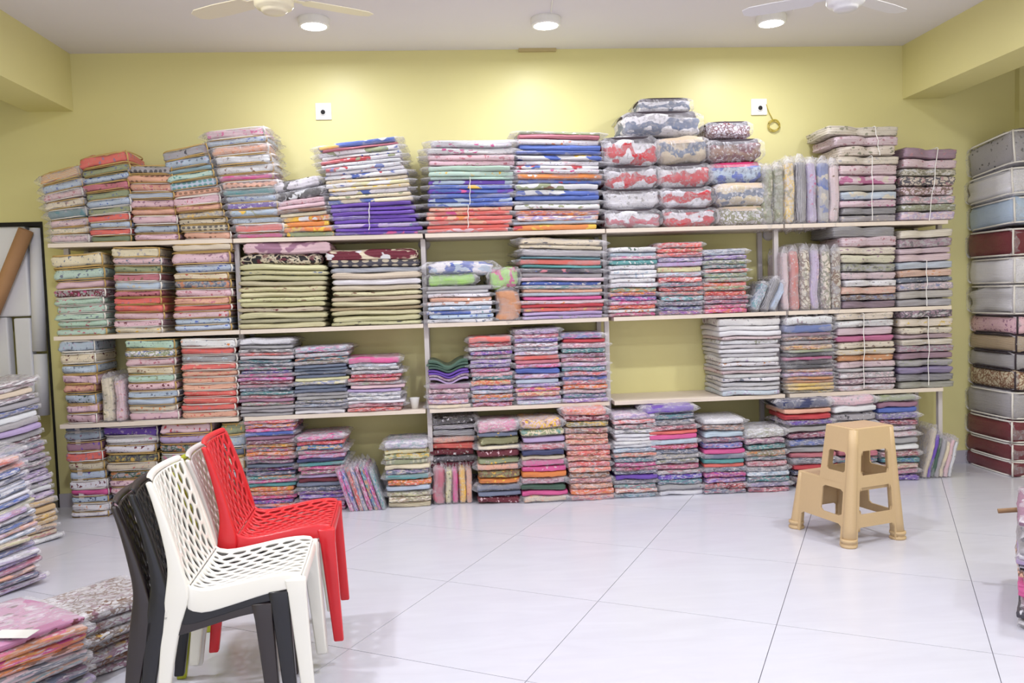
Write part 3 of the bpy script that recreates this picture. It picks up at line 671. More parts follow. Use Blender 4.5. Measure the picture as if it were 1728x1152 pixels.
stack(2, (403, 495), (401, 494), (572, 570), 'thin', 'whPgy:1.9 gyPwh:1 gyMdkwh:1 coMgyro:1 gySwh:1 slMtlgy:1 slMdkwh:1 gyMtlhp:1 slMgypu:1 mvMhpgy:1 hpMlisl:1 roMmrgy:1 mvMgyro:1 slMlbdk:1 tlMgysl:1 roMgymr:1 mvPgy:1 gyMrogn:1 3*gyPsl:1')
stack(2, (497, 586), (495, 587), (588, 582), 'thin', 'lbMhpsl:1.6 gyMlbro:1.2 slMtlor:1 gyMolbr:1 4*slPgy:.9 khPwh:.9 khMblwh:1.1 slPdk:1 slPgy:1 2*gyPsl:1 gyMslol:1 slMlbgy:1 gyPwh:.9 whPgy:1')
stack(2, (584, 682), (590, 672), (604, 601), 'thin', 'hpPpk:1.6 lbMgywh:1 whMgydk:1 whMslgy:1 rdMror:1 coMrogy:1 gyMrogn:1 pkPgy:1 liPwh:.9 whMslgn:1.1 whMgysl:1.1 whPgy:.8 roMmrpk:1.2 coMmrgy:1.1', jx=.012)
stack(2, (722, 793), (721, 791), (648, 646), 'sheet', 'mvPgy:1 pkMmrgy:1 mvMroli:1 pkMliro:1 crPgy:.8', D=.34, jx=.012)
stack(2, (722, 792), (720, 791), (608, 604), 'sheet', 'dgPmt:1.3 dgPgn:1 dgPgn:1 puPli:1 puPli:1 mvMgydk:1 liPdk:1', yb=641, name='the sagging pile, third shelf', D=.34, jx=.004, cls='vee', sleeve=False)
stack(2, (797, 868), (790, 862), (570, 566), 'sheet', 'coPpk:1.4 roMcogy:1 whMgyro:1 puMslro:1 gyMolro:1 liMpugy:1 slMlipu:1 mvMhpli:1 pkMcoro:1 tlMslpk:1 orMcokh:1.3 liMslpu:1 lbMslpk:1 orMrolb:1 liMtlor:1 roMlimr:1')
stack(2, (872, 948), (866, 944), (556, 552), 'sheet', 'liMmvdk:1.2 roMwhmv:1 puMlisl:1 whMromr:1 slMliwh:1 whMroli:1 coPrd:1 roPhp:.9 hpMliro:1 blPsl:1.4 liMropk:1.1 lbPbl:1 liMpulb:1 hpMliye:1 orMkhro:1 liMrolb:1 lbMliwh:1')
stack(2, (951, 1027), (948, 1022), (562, 560), 'sheet', 'blMhpsl:1.4 rdPhp:.8 pkMmvro:1.3 tlMsldk:1 mvMmrli:1 roMmvgy:1 liMropk:1 tlMlisl:1 roMcoli:1 blMlisl:1 roMcosl:1 orMcolb:1 pkMmvgy:1 slMtlli:1 liMmvpu:1')
stack(2, (1220, 1319), (1213, 1318), (538, 535), 'tied', 'whFmv:1.8 whPgy:1.2 whPli:1.3 pkFro:.8 whFgn:1.1 whSgy:1 whPwh:1 whSgy:1 whFli:1.3 whFor:1 whSgy:.8 pkFro:.9 gySwh:1 whFsl:1 2*whSgy:1 lbFli:1.2', D=.42, sleeve=False, cls='thin')
stack(2, (1329, 1410), (1325, 1405), (536, 532), 'tied', 'whFmv:2 blPnv:2 mvPbg:1 brMmror:1 gyFmv:1 orMbrye:1.2 gnPbk:.8 dkPbk:1 hpPrd:1 2*dkPmv:1 peMorgy:1 liMhppu:1 2*orPrd:.8 2*yePor:.9 khMdkye:.8', cls='thin', sleeve=True)
stack(2, (1416, 1514), (1412, 1510), (529, 525), 'tied', 'crFgyol:1.2 whFgy:1.1 pkPhp:1.3 hpPpk:1 crFbr:1.1 crFye:1 orFbg:1 pkFmvgy:1.1 gySwh:.6 pkCgywh:1 pkCmvwh:1 whCpkgy:1', D=.38)
stack(2, (1518, 1614), (1520, 1608), (524, 521), 'tied', 'mvCdkwh:1.2 crFyegn:1.2 crFbror:1 pkSmv:.7 crFwh:.9 mvCgyro:1 mvPdk:1 gyFgn:1 puSgy:1 gySdk:1.1 gnSgy:1', D=.38)
# ================================================================== FLOOR ROW
stack(3, (118, 183), (106, 167), (718, 714), 'quilt', 'slFnv:1 lbFmv:1.4 mvFpu:1.4 coFmv:1.4 bgFmr:1.3 lbFpu:1.3 whFmr:1.3 hpPmv:1 lbFnvpu:1 whFor:1.1 whFli:.9', yb=872)
stack(3, (188, 268), (168, 262), (722, 718), 'quilt', 'puFli:1.5 whFhp:1.2 whFmr:1.4 olCdk:1.4 bgFrd:1.2 gyCdg:1.2 pkFmv:1.2 pkFro:1.2 whFpk:1 pkFgy:1.2 pkFro:1', yb=870)
stack(3, (276, 362), (264, 356), (716, 712), 'quilt', 'pkFrd:1.6 liFmv:1.3 gyCdg:1.3 gnCgy:1.3 pkFro:1.2 lbFsl:1.2 whFmr:1.2 roFmr:1.2 pkFmv:1.2 gnFdg:1.2', yb=868)
stack(3, (364, 410), (372, 414), (716, 712), 'quilt', 'gnFyesl:1.5 lbFkhdk:1.5 slPwh:1 crFolgy:1.6 lbFsl:1.4 dkPsl:1.2 crFye:1.2 lbFtl:1.2', yb=864, D=.3, jx=.015)
stack(3, (417, 500), (411, 496), (711, 706), 'thin', 'coMhppk:1 orMbllb:1 hpMlisl:1 blPsl:1 mvPsl:1 mvMmrdk:1 orMolye:1 slMorhp:1 orMpkbr:1 roMhpgy:1 mvMgysl:1 slPnv:.8 mrMpudk:1 slMnvmv:1 tlMgyor:1 hpMligy:1 tlPsl:.9 orMcoye:1.2 orMrogy:1 hpMcosl:1 puMhpsl:1 coMpkor:1 liMbldk:1', yb=863)
stack(3, (503, 584), (500, 580), (737, 731), 'thin', 'hpMtllb:1.5 coMhprd:1 blMtlye:1.1 roMhpgy:1 liMhpro:1 nvPpu:.9 tlPsl:1 hpMrogn:1 mvMolhp:1 liPpu:.9 mrPdk:1 slPtl:1 slMnvdk:1 mvMpusl:1 puMligy:1 hpMropu:1 liMhpmv:1 roMhpsl:1', yb=862)
upright_row(3, 'hpMlisl blMhpli coMrdtl gyMpkbl hpMmrli tlMblor hpMpuro tlMligy', 862, [792, 790, 788, 787, 786, 784, 785, 792], [590, 598, 606, 614, 622, 630, 638, 645, 652], 'thin', 'leaning on the floor', lean=-.3, D=.3)
stack(3, (654, 728), (646, 722), (748, 742), 'thin', 'whMtlli:1.7 khFye:.9 gnMkhye:1.1 gnDkhol:1.1 crPkh:1 slMlicr:1.1 tlPsl:1 orMcobr:1.2 lbPbl:1.3 khMolbr:1.1 crMolbr:1.1 crSolmr:1.1', yb=856)
upright_row(3, 'roPhp khFolye hpPpk yeFkhwh peFroli', 851, [790, 793, 792, 790, 791], [732, 752, 764, 775, 787, 797], 'thin', 'upright under the black and white packets', D=.3)
stack(3, (727, 801), (731, 804), (705, 700), 'thin', 'bkFwhgy:1.4 bkSwh:1 dkSwh:1.3 peFco:1.1 coFpe:1.3 mrFwh:1 dkFwhmr:1.3 mrFwhgy:1', yb=790, name='the short pile above the upright ones', D=.34)
STACKS[-1]['onTop'] = True
stack(3, (805, 880), (808, 876), (714, 710), 'thin', 'pkMhpro:2 slFye:.8 olFkhnv:1.6 crPpe:.7 mrFpk:1.6 gnFyepk:1.2 peFbr:1.1 olCbrye:1.4 orFye:1.2 slPnv:1.4 slPdk:.8 mrFpk:1.4', yb=850)
stack(3, (882, 960), (879, 951), (710, 706), 'thin', 'yeCpkmr:1.6 gnCcr:1.3 liPpu:1.2 roMpkrd:1 nvPgy:1 bgPpe:.7 hpPpk:1.2 hpFpk:.9 orPbr:1 mvMpkro:1.2 dgPgn:1.1 hpPro:.8 bgFpe:1.2', yb=848, jx=.01)
stack(3, (963, 1036), (950, 1026), (690, 688), 'thin', 'coMorpe:1.4 mrMropk:1 olMyegy:1.2 brMropeh:1 peMrobr:1 peMcobr:1.1 roMpeco:1 coMpebr:1 peMbrro:1.1 coMropk:1 peMcogy:1 brMgype:1 roMbrpe:1 peMgybr:1 coMorpe:1.1 roMpegy:1'.replace('brMropeh', 'brMrope'), yb=844)
stack(3, (1039, 1112), (1036, 1108), (700, 696), 'thin', 'liMpkwh:1.3 pkMcowh:1 gyMrodk:1 whMslgn:1 4*whPcr:.8 lbMgysl:1 peMgyco:1 slMgytl:1 hpMmvgy:1 mrMro:.8 slMgydk:1 puPli:1 gyMsldk:1 tlMgyro:1 peMwhro:1 slMtllb:1', yb=840)
stack(3, (1114, 1188), (1086, 1172), (688, 682), 'thin', 'puPli:1.5 slMtlgy:1.3 gyMdksl:1.1 roMmrdk:1 coPhp:.7 hpPpk:1.1 lbPbl:1 roMhprd:1 slMdkgy:1 gyMslbg:1 gyMolsl:1 roMmvhp:1.2 gyMrowh:.9 puMbllb:1.1 slMtlgy:1 gyPwh:1.2 whPbg:1', yb=836)
stack(3, (1190, 1262), (1188, 1258), (709, 706), 'thin', 'whPpe:1 gyMbrpe:1.4 lbPwh:1.2 mvMrosl:1 blMliro:1.2 hpPmv:1 slPnv:1 tlPsl:.9 coPrd:.8 slMgydk:1 hpMmvpu:1 liMpuro:1.2 mrMroco:1 slMgyro:1', yb=833)
stack(3, (1264, 1336), (1258, 1325), (727, 722), 'thin', 'whMolgy:1.8 mvMgypk:1.1 tlMdkgy:1.2 olMorbr:1.1 gyMsltl:1 roMpkgy:1.1 gyMslwh:1 lbMwhsl:1 tlMslmv:1 liMslgy:1 roMsldk:1', yb=830)
stack(3, (1342, 1418), (1322, 1402), (677, 672), 'thin', 'nvPwh:1.5 pePgy:.8 rdPmr:1 puMmrsl:1 gyPdk:1 mvMmrro:1.2 blMslnv:1.1 gyPsl:1.1 roPpk:.8 slMgydk:1.2 rdPhp:.8 slMnvdk:1 mrPro:1 dkMnvmr:1', yb=823)
stack(3, (1419, 1487), (1404, 1480), (672, 667), 'thin', 'pkFgywh:1.3 whPhp:1 gyFdkwh:1.2 gyMslbg:1.1 mvMmrro:1 slMgytl:1 whMgysl:1 roPmr:1 slMtlro:1 gyPsl:1 mvMrogy:1 puMlisl:1', yb=818)
stack(3, (1489, 1556), (1481, 1550), (670, 666), 'thin', 'gnPbg:1 mvPli:.9 blPsl:.9 puMslnv:1.1 roMmrsl:1 whMgyli:1.1 pkMwhro:1 gyPbg:1.2 whPgy:1 roMmrgn:1.1 tlMslbl:1 bgMropk:1 mvMhpro:1 puMlinv:1', yb=812)
upright_row(3, 'bgPwh puPmv dgPgn gyPsl crPwh pkPwh whPcr', 807, [726, 734, 740, 743, 746, 742, 746], [1557, 1564, 1571, 1578, 1585, 1592, 1599, 1606], 'thin', 'leaning by the wall corner', lean=.24, D=.32)

def _key(S): return S['xb'][0]
for r in range(4):
    k = 0
    for S in sorted([s for s in STACKS if s['row'] == r], key=_key):
        build_stack(S, k)
        if not S['name']: k += 1

# twine round the tied piles
def twine(px, y0, y1, lab, Y=YF-.016, px1=None):
    a, b_ = at(px, y0, Y), at(px1 or px, y1, Y)
    bm = bmesh.new(); pts = [a+Vector((0, .12, .004)), a+Vector((0, .01, .006))]
    n = 8
    for k in range(n+1): p = a.lerp(b_, k/n); pts.append(p+Vector((.003*math.sin(k*2.1), .006*math.sin(k*1.3), 0)))
    tube(bm, pts, .003, 5); tag(bmobj('packing_twine', bm, M_TWINE), lab, 'twine', 'white twine round piles')
twine(623, 343, 388, 'white twine tied round the purple bedsheets')
twine(793, 300, 345, 'white twine tied round the blue bedsheets')
twine(790, 347, 384, 'white twine tied round the coral bedsheets')
twine(1477, 214, 262, 'white twine over the wide floral pile on the top shelf', px1=1485)
twine(1472, 264, 372, 'white twine down the pink bundles on the top shelf')
twine(1583, 250, 372, 'white twine down the last pile of the top shelf', px1=1568)
twine(1458, 530, 655, 'white twine down the cream and magenta pile, third shelf')
twine(1567, 535, 650, 'white twine down the last pile, third shelf')
twine(1564, 440, 516, 'white twine down the last pile, second shelf')

# small things on the shelves
p = at(700, 683, YF+.05)
bm = bmesh.new(); lathe(bm, [(.022, 0), (.034, .075), (.036, .078), (.032, .078), (.02, .004)], n=24)
o = bmobj('paper_cup', bm, M_WHITE, None, True, (p.x, YF+.06, ZS[2])); tag(o, 'small white cup at the end of the third shelf, by the packets', 'cup')
for (px, py), lab in (((716, 412), 'round clear sticker-like cap on the wall behind the maroon spread'), ((1297, 396), 'grey round socket on the wall under the top board')):
    p = at(px, py, -.01)
    bm = bmesh.new(); lathe(bm, [(.045, 0), (.045, .006), (.03, .012), (.012, .013)], n=24); o = bmobj('round_socket', bm, M_POST, None, True, (p.x, -.001, p.z)); o.rotation_euler = (PI/2, 0, 0); tag(o, lab, 'socket')

# ================================================================== zipped bags by the corner
bags = [(250, 300, 'gyWdkgy', 'grey checked', 2.0), (306, 345, 'whPgy', 'off-white', 1.6), (350, 384, 'lbPbl', 'sky blue', 1.0), (393, 436, 'mrPrd', 'maroon, white-edged', 0), (438, 480, 'whPgy', 'smooth white', 0),
        (481, 524, 'whSgy', 'wrinkled white', 0), (530, 557, 'pkFmvmv', 'dusty pink', -.3), (560, 585, 'bgSbr', 'beige ruffled', -.3), (588, 612, 'gyPsl', 'blue-grey', -.3), (615, 644, 'bgCbr', 'beige floral', -.3),
        (648, 691, 'gyPwh', 'pale grey', -.3), (693, 728, 'mrPrd', 'red-maroon shiny', -.2), (729, 756, 'mrPpu', 'dark wine', -.2), (757, 784, 'mrPpu', 'purple-maroon', 0)]
XB = 4.03; BD = .54; BW = .58
zc = []
for y0, y1, *_ in bags: zc.append((at(1630, y1, -.02).z, at(1630, y0, -.02).z))
zc[-1] = (0.0, zc[-1][1])
for i, ((y0, y1, code, desc, tl), (za, zb)) in enumerate(zip(bags, zc)):
    (_, base, pat, mot, acc) = parse(code)[0]
    lower = zc[i+1][1] if i+1 < len(zc) else 0
    za = max(za, lower) if i+1 < len(zc) else 0
    za = lower
    t = zb-za
    dx = random.uniform(-.012, .012)+(.02 if 6 <= i <= 9 else 0)
    t0 = thing('storage_bag', f'{desc} zipped storage bag, {ordn(i) if i else "topmost"}{" down" if i else ""} in the tall pile by the corner', 'storage bag', (XB+dx, -BD-.015 if True else 0, za), 'zipped bags piled by the corner')
    ang = 0.0
    me = packet_mesh(BW, BD, t, 2 if i in (1, 5) else 1, 60+i, 0, .03 if pat == 'P' else .06, 0, .5)
    body = link('bedding', me, fabric(pat, .9), t0, (BW/2, BD/2, 0)); body.color = (*lin(COLS[base][0]), 1); body['motif'] = [*lin(COLS[mot][0])]; body['accent'] = [*lin(COLS[acc or mot][0])]
    bm = bmesh.new()
    pm = M_PIPEW if i not in (6, 7, 8, 9) else M_BAND
    c = [(0, 0), (BW, 0), (BW, BD), (0, BD)]
    for z in (t*.06, t*.94):
        pts = []
        for k in range(33):
            a = k/32*2*PI+.2; pts.append(Vector((BW/2+math.copysign(abs(math.cos(a))**.3, math.cos(a))*(BW/2-.002), BD/2+math.copysign(abs(math.sin(a))**.3, math.sin(a))*(BD/2-.002), z)))
        tube(bm, pts, .0065, 5, False)
    tube(bm, [(.006, .006, t*.05), (0, 0, t*.5), (.006, .006, t*.95)], .0065, 5)
    bmobj('piping', bm, pm, t0, True)
    sm = sleeve_mesh(BW, BD, t, 80+i, .002, .05); link('clear_cover', sm, M_PL, t0, (BW/2, BD/2, 0))
    if i < 3:
        rx = (.10, .07, .05)[i]
        t0.rotation_euler = (-rx, 0, 0); t0.location.z += BD*math.sin(rx)*(1.0)
        t0.location.y += 0
        

# ================================================================== plastic chairs
def curve_at(P, s):
    for (s0, a), (s1, b_) in zip(P, P[1:]):
        if s <= s1: return Vector(a).lerp(Vector(b_), (s-s0)/(s1-s0))
    return Vector(P[-1][1])
def cat_rom(pts, n=10):
    out = []
    P = [2*Vector(pts[0])-Vector(pts[1])]+[Vector(p) for p in pts]+[2*Vector(pts[-1])-Vector(pts[-2])]
    for i in range(1, len(P)-2):
        for k in range(n):
            t = k/n; a, b_, c, d = P[i-1:i+3]
            out.append(.5*((2*b_)+(-a+c)*t+(2*a-5*b_+4*c-d)*t*t+(-a+3*b_-3*c+d)*t**3))
    out.append(P[-2]); return out
prof = cat_rom([(.232, .43), (.226, .456), (.19, .464), (.10, .456), (.0, .440), (-.08, .430), (-.128, .440), (-.154, .478), (-.168, .53), (-.188, .62), (-.212, .71), (-.235, .785), (-.248, .815)], 8)
acc_s = [0]
for a, b_ in zip(prof, prof[1:]): acc_s.append(acc_s[-1]+(b_-a).length)
PS = list(zip(acc_s, [tuple(p) for p in prof])); SL = acc_s[-1]
s_bend = acc_s[6*8+2]
def halfw(s):
    u = s/SL
    return .222-.028*max(0, min(1, (u-.42)/.5))-.012*(1-min(1, u/.1))
def surf(s, t):
    s = max(0, min(SL, s)); p = curve_at(PS, s)
    dish = .02*(1-(t/.2)**2) if s < s_bend else 0
    back = .022*(1-(t/.2)**2)*max(0, min(1, (s-s_bend)/.15))
    return Vector((p[0]-back, t*halfw(s)/.222, p[1]-dish*min(1, s/.12)))
def lattice(s0, s1, seed, ncol=11, cell=.066):
    rnd = random.Random(seed); bm = bmesh.new(); tw = .2; wcol = 2*tw/ncol
    K = max(4, 2*round((s1-s0)/cell)); hs = (s1-s0)/K
    grid = {}
    def pt(j, k):
        if (j, k) not in grid:
            t = -tw+j*wcol; s = s0+k*hs
            if 0 < j < ncol: t += (.24 if k % 2 == j % 2 else -.24)*wcol+rnd.uniform(-.1, .1)*wcol
            if 0 < k < K: s += rnd.uniform(-.22, .22)*hs
            grid[(j, k)] = (s, t)
        return grid[(j, k)]
    vc = {}
    def vert(key, st):
        if key not in vc: vc[key] = bm.verts.new(surf(*st))
        return vc[key]
    for j in range(ncol):
        k = -(j % 2)
        while k < K:
            a, b_ = max(k, 0), min(k+2, K)
            ks = list(range(a, b_+1))
            loop = [(j, q) for q in ks]+[(j+1, q) for q in ks[::-1]]
            st = [pt(*q) for q in loop]; cs = sum(x[0] for x in st)/len(st); ct = sum(x[1] for x in st)/len(st)
            fs = .80 if b_-a == 2 else .6
            inner = [(cs+(x[0]-cs)*fs, ct+(x[1]-ct)*.66) for x in st]
            O = [vert(q, x) for q, x in zip(loop, st)]; I = [vert(('i', j, k, n_), x) for n_, x in enumerate(inner)]
            for n_ in range(len(O)):
                m_ = (n_+1) % len(O); bm.faces.new((O[n_], O[m_], I[m_], I[n_]))
            k += 2
    # solid margins along both sides
    for jj, sg in ((0, -1), (ncol, 1)):
        prev = None
        for k in range(K+1):
            a = vert((jj, k), pt(jj, k)); b_ = vert(('m', jj, k), (s0+k*hs if True else 0, sg*.222))
            if prev: bm.faces.new((prev[0], a, b_, prev[1]))
            prev = (a, b_)
    return bm
def finish(o, thick=.009):
    md = o.modifiers.new('solid', 'SOLIDIFY'); md.thickness = thick; md.offset = -1 if False else 0
    md2 = o.modifiers.new('sub', 'SUBSURF'); md2.levels = 1; md2.render_levels = 1
    return o
def strip(bm, rows):
    """rows: list of quads-sections (4 points each) swept into a solid bar"""
    R_ = [[bm.verts.new(p) for p in r] for r in rows]
    for A, B in zip(R_, R_[1:]):
        n = len(A)
        for k in range(n): bm.faces.new((A[k], A[(k+1) % n], B[(k+1) % n], B[k]))
    bm.faces.new(R_[0][::-1]); bm.faces.new(R_[-1])
CH = {}
def chair_meshes(mat_name, rgb, rough=.32):
    mat = simple(mat_name, rgb, rough, .5, .02, 5, coat=.15)
    parts = []
    def mk(name, bm, mod=None, sub=0):
        bmesh.ops.recalc_face_normals(bm, faces=bm.faces)
        me = bpy.data.meshes.new(name); bm.to_mesh(me); bm.free(); me.materials.append(mat)
        me.polygons.foreach_set('use_smooth', [True]*len(me.polygons)); parts.append((name, me, mod))
    bm = lattice(.03, s_bend, 3); 
    # front lip
    prev = None
    for k in range(13):
        t = -.222+k*.037; a = bm.verts.new(surf(.03, t)); b_ = bm.verts.new(surf(.0, t)); c = bm.verts.new(surf(.0, t)+Vector((-.004, 0, -.02)))
        if prev: bm.faces.new((prev[0], a, b_, prev[1])); bm.faces.new((prev[1], b_, c, prev[2]))
        prev = (a, b_, c)
    mk('seat', bm, 'lat')
    bm = lattice(s_bend, SL-.02, 5)
    prev = None
    for k in range(13):
        t = -.222+k*.037; a = bm.verts.new(surf(SL-.02, t)); b_ = bm.verts.new(surf(SL, t)); c = bm.verts.new(surf(SL, t)+Vector((-.012, 0, -.004)))
        if prev: bm.faces.new((prev[0], a, b_, prev[1])); bm.faces.new((prev[1], b_, c, prev[2]))
        prev = (a, b_, c)
    mk('backrest', bm, 'lat')
    for sg in (-1, 1):
        # side rail under the seat edge
        bm = bmesh.new(); rows = []
        for k in range(15):
            s = .012+(s_bend-.0)*k/14; p = surf(s, sg*.222); y = p.y-sg*.006; dz = .042+.035*(k/14)
            rows.append([Vector((p.x, y+sg*.008, p.z+.004)), Vector((p.x, y+sg*.017, p.z-dz)), Vector((p.x, y-sg*.006, p.z-dz)), Vector((p.x, y-sg*.006, p.z+.004))])
        strip(bm, rows); mk('side_rail', bm, 'bev')
        # front leg
        bm = bmesh.new(); rows = []
        for k in range(9):
            u = k/8; z = .452*(1-u); x = .205+.03*u; w = .03-.011*u; d = .02-.006*u; y = sg*(.216+.008*u)
            if k == 0: w = .034
            rows.append([Vector((x-w, y-d, z)), Vector((x+w, y-d, z)), Vector((x+w, y+d, z)), Vector((x-w, y+d, z))])
        strip(bm, rows); mk('leg', bm, 'bev')
        # rear leg running up beside the backrest
        bm = bmesh.new(); rows = []
        cl = cat_rom([(-.242, 0, .018), (-.222, .15, .021), (-.198, .30, .027), (-.172, .42, .036), (-.174, .52, .022), (-.194, .62, .016), (-.219, .715, .012), (-.246, .80, .008)], 4)
        for p in cl:
            s_eq = s_bend+(p.y-.42)/(.815-.42)*(SL-s_bend) if p.y > .42 else s_bend
            y = sg*(halfw(min(SL, s_eq))+.007); d = .014
            rows.append([Vector((p.x-p.z, y-d, p.y)), Vector((p.x+p.z, y-d, p.y)), Vector((p.x+p.z, y+d, p.y)), Vector((p.x-p.z, y+d, p.y))])
        strip(bm, rows); mk('leg', bm, 'bev')
    bm = bmesh.new(); box(bm, .192, .222, -.2, .2, .40, .432, .004); mk('front_rail', bm)
    return parts
def chair(o_, f, z, parts, label, group):
    t = thing('plastic_chair', label, 'chair', (o_[0], o_[1], z), group); t.rotation_euler = (0, 0, math.atan2(f[1], f[0]))
    for name, me, mod in parts:
        o = link(name, me, None, t)
        if mod == 'lat': finish(o)
        elif mod == 'bev':
            md = o.modifiers.new('bev', 'BEVEL'); md.width = .006; md.segments = 2; md.limit_method = 'ANGLE'
    return t
c_brown = chair_meshes('brown_black_plastic', (44, 36, 38)); c_black = chair_meshes('black_plastic', (22, 21, 28)); c_white = chair_meshes('white_chair_plastic', (236, 233, 226))
c_lime = chair_meshes('lime_plastic', (176, 180, 25)); c_red = chair_meshes('red_plastic', (214, 34, 44)); c_white2 = chair_meshes('greyed_white_plastic', (222, 218, 216))
h1 = math.radians(4); f1 = (math.cos(h1), math.sin(h1)); o1 = (-.872, -3.215)
for k, (pt_, lb) in enumerate(((c_brown, 'dark brown openwork plastic chair, lowest of the front stack'), (c_black, 'black openwork plastic chair in the middle of the front stack'), (c_white, 'white openwork plastic chair on top of the front stack'))):
    chair((o1[0]+.055*k*f1[0], o1[1]+.055*k*f1[1]), f1, .036*k, pt_, lb, 'openwork plastic chairs')
h2 = math.radians(4); f2 = (math.cos(h2), math.sin(h2)); o2 = (-.735, -2.70)
for k, (pt_, lb) in enumerate(((c_lime, 'lime green openwork plastic chair at the bottom of the rear stack'), (c_white2, 'greyish white openwork plastic chair between the lime and red ones'), (c_red, 'red openwork plastic chair on top of the rear stack'))):
    chair((o2[0]-.062*(2-k)*f2[0], o2[1]-.062*(2-k)*f2[1]), f2, .046*k, pt_, lb, 'openwork plastic chairs')

# ================================================================== two-step stool
M_STOOL = simple('beige_plastic', (204, 176, 136), .42, .4, .03, 90, bump=.08)
st = thing('step_stool', 'beige two-step plastic stool standing on the open tiled floor', 'step stool', (2.125, -1.887, 0)); st.rotation_euler = (0, 0, math.radians(16.5))
def lerp(a, b_, t): return a+(b_-a)*t
def panel(name, C, holes, th=.008, arch=None):
    """C: four corners (bl, br, tr, tl); holes: (u0,u1,v0,v1) as fractions"""
    us = {0., 1.}; vs = {0., 1.}
    e = .045
    for (u0, u1, v0, v1) in holes: us |= {u0, u0+e, u1-e, u1}; vs |= {v0, v0+e*.8, v1-e*.8, v1}
    us = sorted(us); vs = sorted(u for u in vs if 0 <= u <= 1)
    bm = bmesh.new(); C = [Vector(c) for c in C]
    P = lambda u, v: C[0].lerp(C[1], u).lerp(C[3].lerp(C[2], u), v)
    g = {(i, j): bm.verts.new(P(u, v)) for i, u in enumerate(us) for j, v in enumerate(vs)}
    for i in range(len(us)-1):
        for j in range(len(vs)-1):
            cu, cv = (us[i]+us[i+1])/2, (vs[j]+vs[j+1])/2; q = [g[i, j], g[i+1, j], g[i+1, j+1], g[i, j+1]]
            hole = next((h for h in holes if h[0] < cu < h[1] and h[2] < cv < h[3]), None)
            if hole is None: bm.faces.new(q); continue
            u0, u1, v0, v1 = hole; L_, R_, B_, T_ = cu < u0+e, cu > u1-e, (cv < v0+e*.8 and v0 > 0), cv > v1-e*.8
            if L_ and B_: bm.faces.new((q[0], q[1], q[3]))
            elif R_ and B_: bm.faces.new((q[0], q[1], q[2]))
            elif L_ and T_: bm.faces.new((q[0], q[2], q[3]))
            elif R_ and T_: bm.faces.new((q[1], q[2], q[3]))
    bmesh.ops.delete(bm, geom=[v for v in bm.verts if not v.link_faces], context='VERTS')
    o = bmobj(name, bm, M_STOOL, st); md = o.modifiers.new('s', 'SOLIDIFY'); md.thickness = th; md.offset = -1
    return o
ZT, Z2 = .645, .34
W0, V0 = .39, .462                              # footprint
def lo(u, v): return (u, v, 0)
tn, tr_, tf, tl_ = (.062, .02, ZT), (.332, .02, ZT), (.332, .222, ZT), (.062, .222, ZT)
sn, sr, sf, sl_ = (.036, .25, Z2), (.356, .25, Z2), (.350, .43, Z2), (.040, .43, Z2)
# tall back face (towards the viewer), tall sides, step sides, step front, riser
panel('front_panel', [(0.012, 0.004, 0), (.378, .004, 0), tr_, tn], [(.13, .87, 0, .16), (.15, .85, .27, .50), (.17, .82, .6, .81)])
for nm, x0, x1, xs in (('side_panel', .004, .062, 0), ('side_panel', .386, .332, 1)):
    sx = .036 if not xs else .356
    panel(nm, [(x0+(.0 if not xs else 0), .012, 0), (x0, .45, 0), (sx+(.002 if not xs else -.002), .43, Z2), (lerp(x0, x1, Z2/ZT), .012, Z2)], [(.12, .86, 0, .34), (.12, .5, .47, .9)])
    panel(nm, [(lerp(x0, x1, Z2/ZT), .012, Z2), (lerp(x0, x1, Z2/ZT), .25, Z2), (x1, .222, ZT), (x1, .02, ZT)], [(.2, .8, .2, .57)])
panel('step_front', [(.012, .458, 0), (.378, .458, 0), (.350, .432, Z2), (.040, .432, Z2)], [(.14, .86, 0, .34)])
panel('riser', [(.034, .25, Z2), (.356, .25, Z2), (.332, .222, ZT), (.062, .222, ZT)], [(.22, .78, .22, .55)])
bm = bmesh.new(); box(bm, .030, .362, .238, .436, Z2-.012, Z2+.006, .006); bmobj('lower_tread', bm, M_STOOL, st)
bm = bmesh.new(); box(bm, .056, .338, .014, .228, ZT-.014, ZT+.004, .006); bmobj('upper_tread', bm, M_STOOL, st)
M_TREAD = simple('brown_speckle_tread', (190, 160, 130), .6, .3, .12, 220, bump=.3)
bm = bmesh.new(); box(bm, .072, .322, .03, .212, ZT+.003, ZT+.0055, .001); bmobj('tread_pad', bm, M_TREAD, st)
bm = bmesh.new(); box(bm, .046, .346, .26, .42, Z2+.005, Z2+.0075, .001); bmobj('tread_pad', bm, M_TREAD, st)
for (x, y), (tx, ty, tz) in (((.02, .02), tn), ((.37, .02), tr_), ((.02, .442), sl_), ((.37, .442), sf)):
    bm = bmesh.new(); sx = 1 if tx > x else -1; sy_ = (1 if ty > y else -1)
    pts = [(lerp(x, tx+.012*(1 if x < .2 else -1), k/6), lerp(y, ty+.014*(1 if y < .2 else -1), k/6), lerp(.0, tz-.004, k/6)) for k in range(7)]
    tube(bm, pts, [.038-.012*k/6 for k in range(7)], 16); bmobj('leg', bm, M_STOOL, st, True)
    bm = bmesh.new(); lathe(bm, [(.043, 0), (.045, .006), (.044, .014), (.038, .017), (.038, .026), (.043, .029), (.0445, .036), (.043, .044), (.036, .046)], (x, y, 0), 28); bmobj('foot', bm, M_STOOL, st, True)
# recessed ledges between the legs
for a, b_, z in (((.03, .012), (.36, .012), .225),):
    bm = bmesh.new(); box(bm, a[0]+.03, b_[0]-.03, a[1]+.01, a[1]+.02, .30, .36, .002); bmobj('inner_rib', bm, M_STOOL, st)

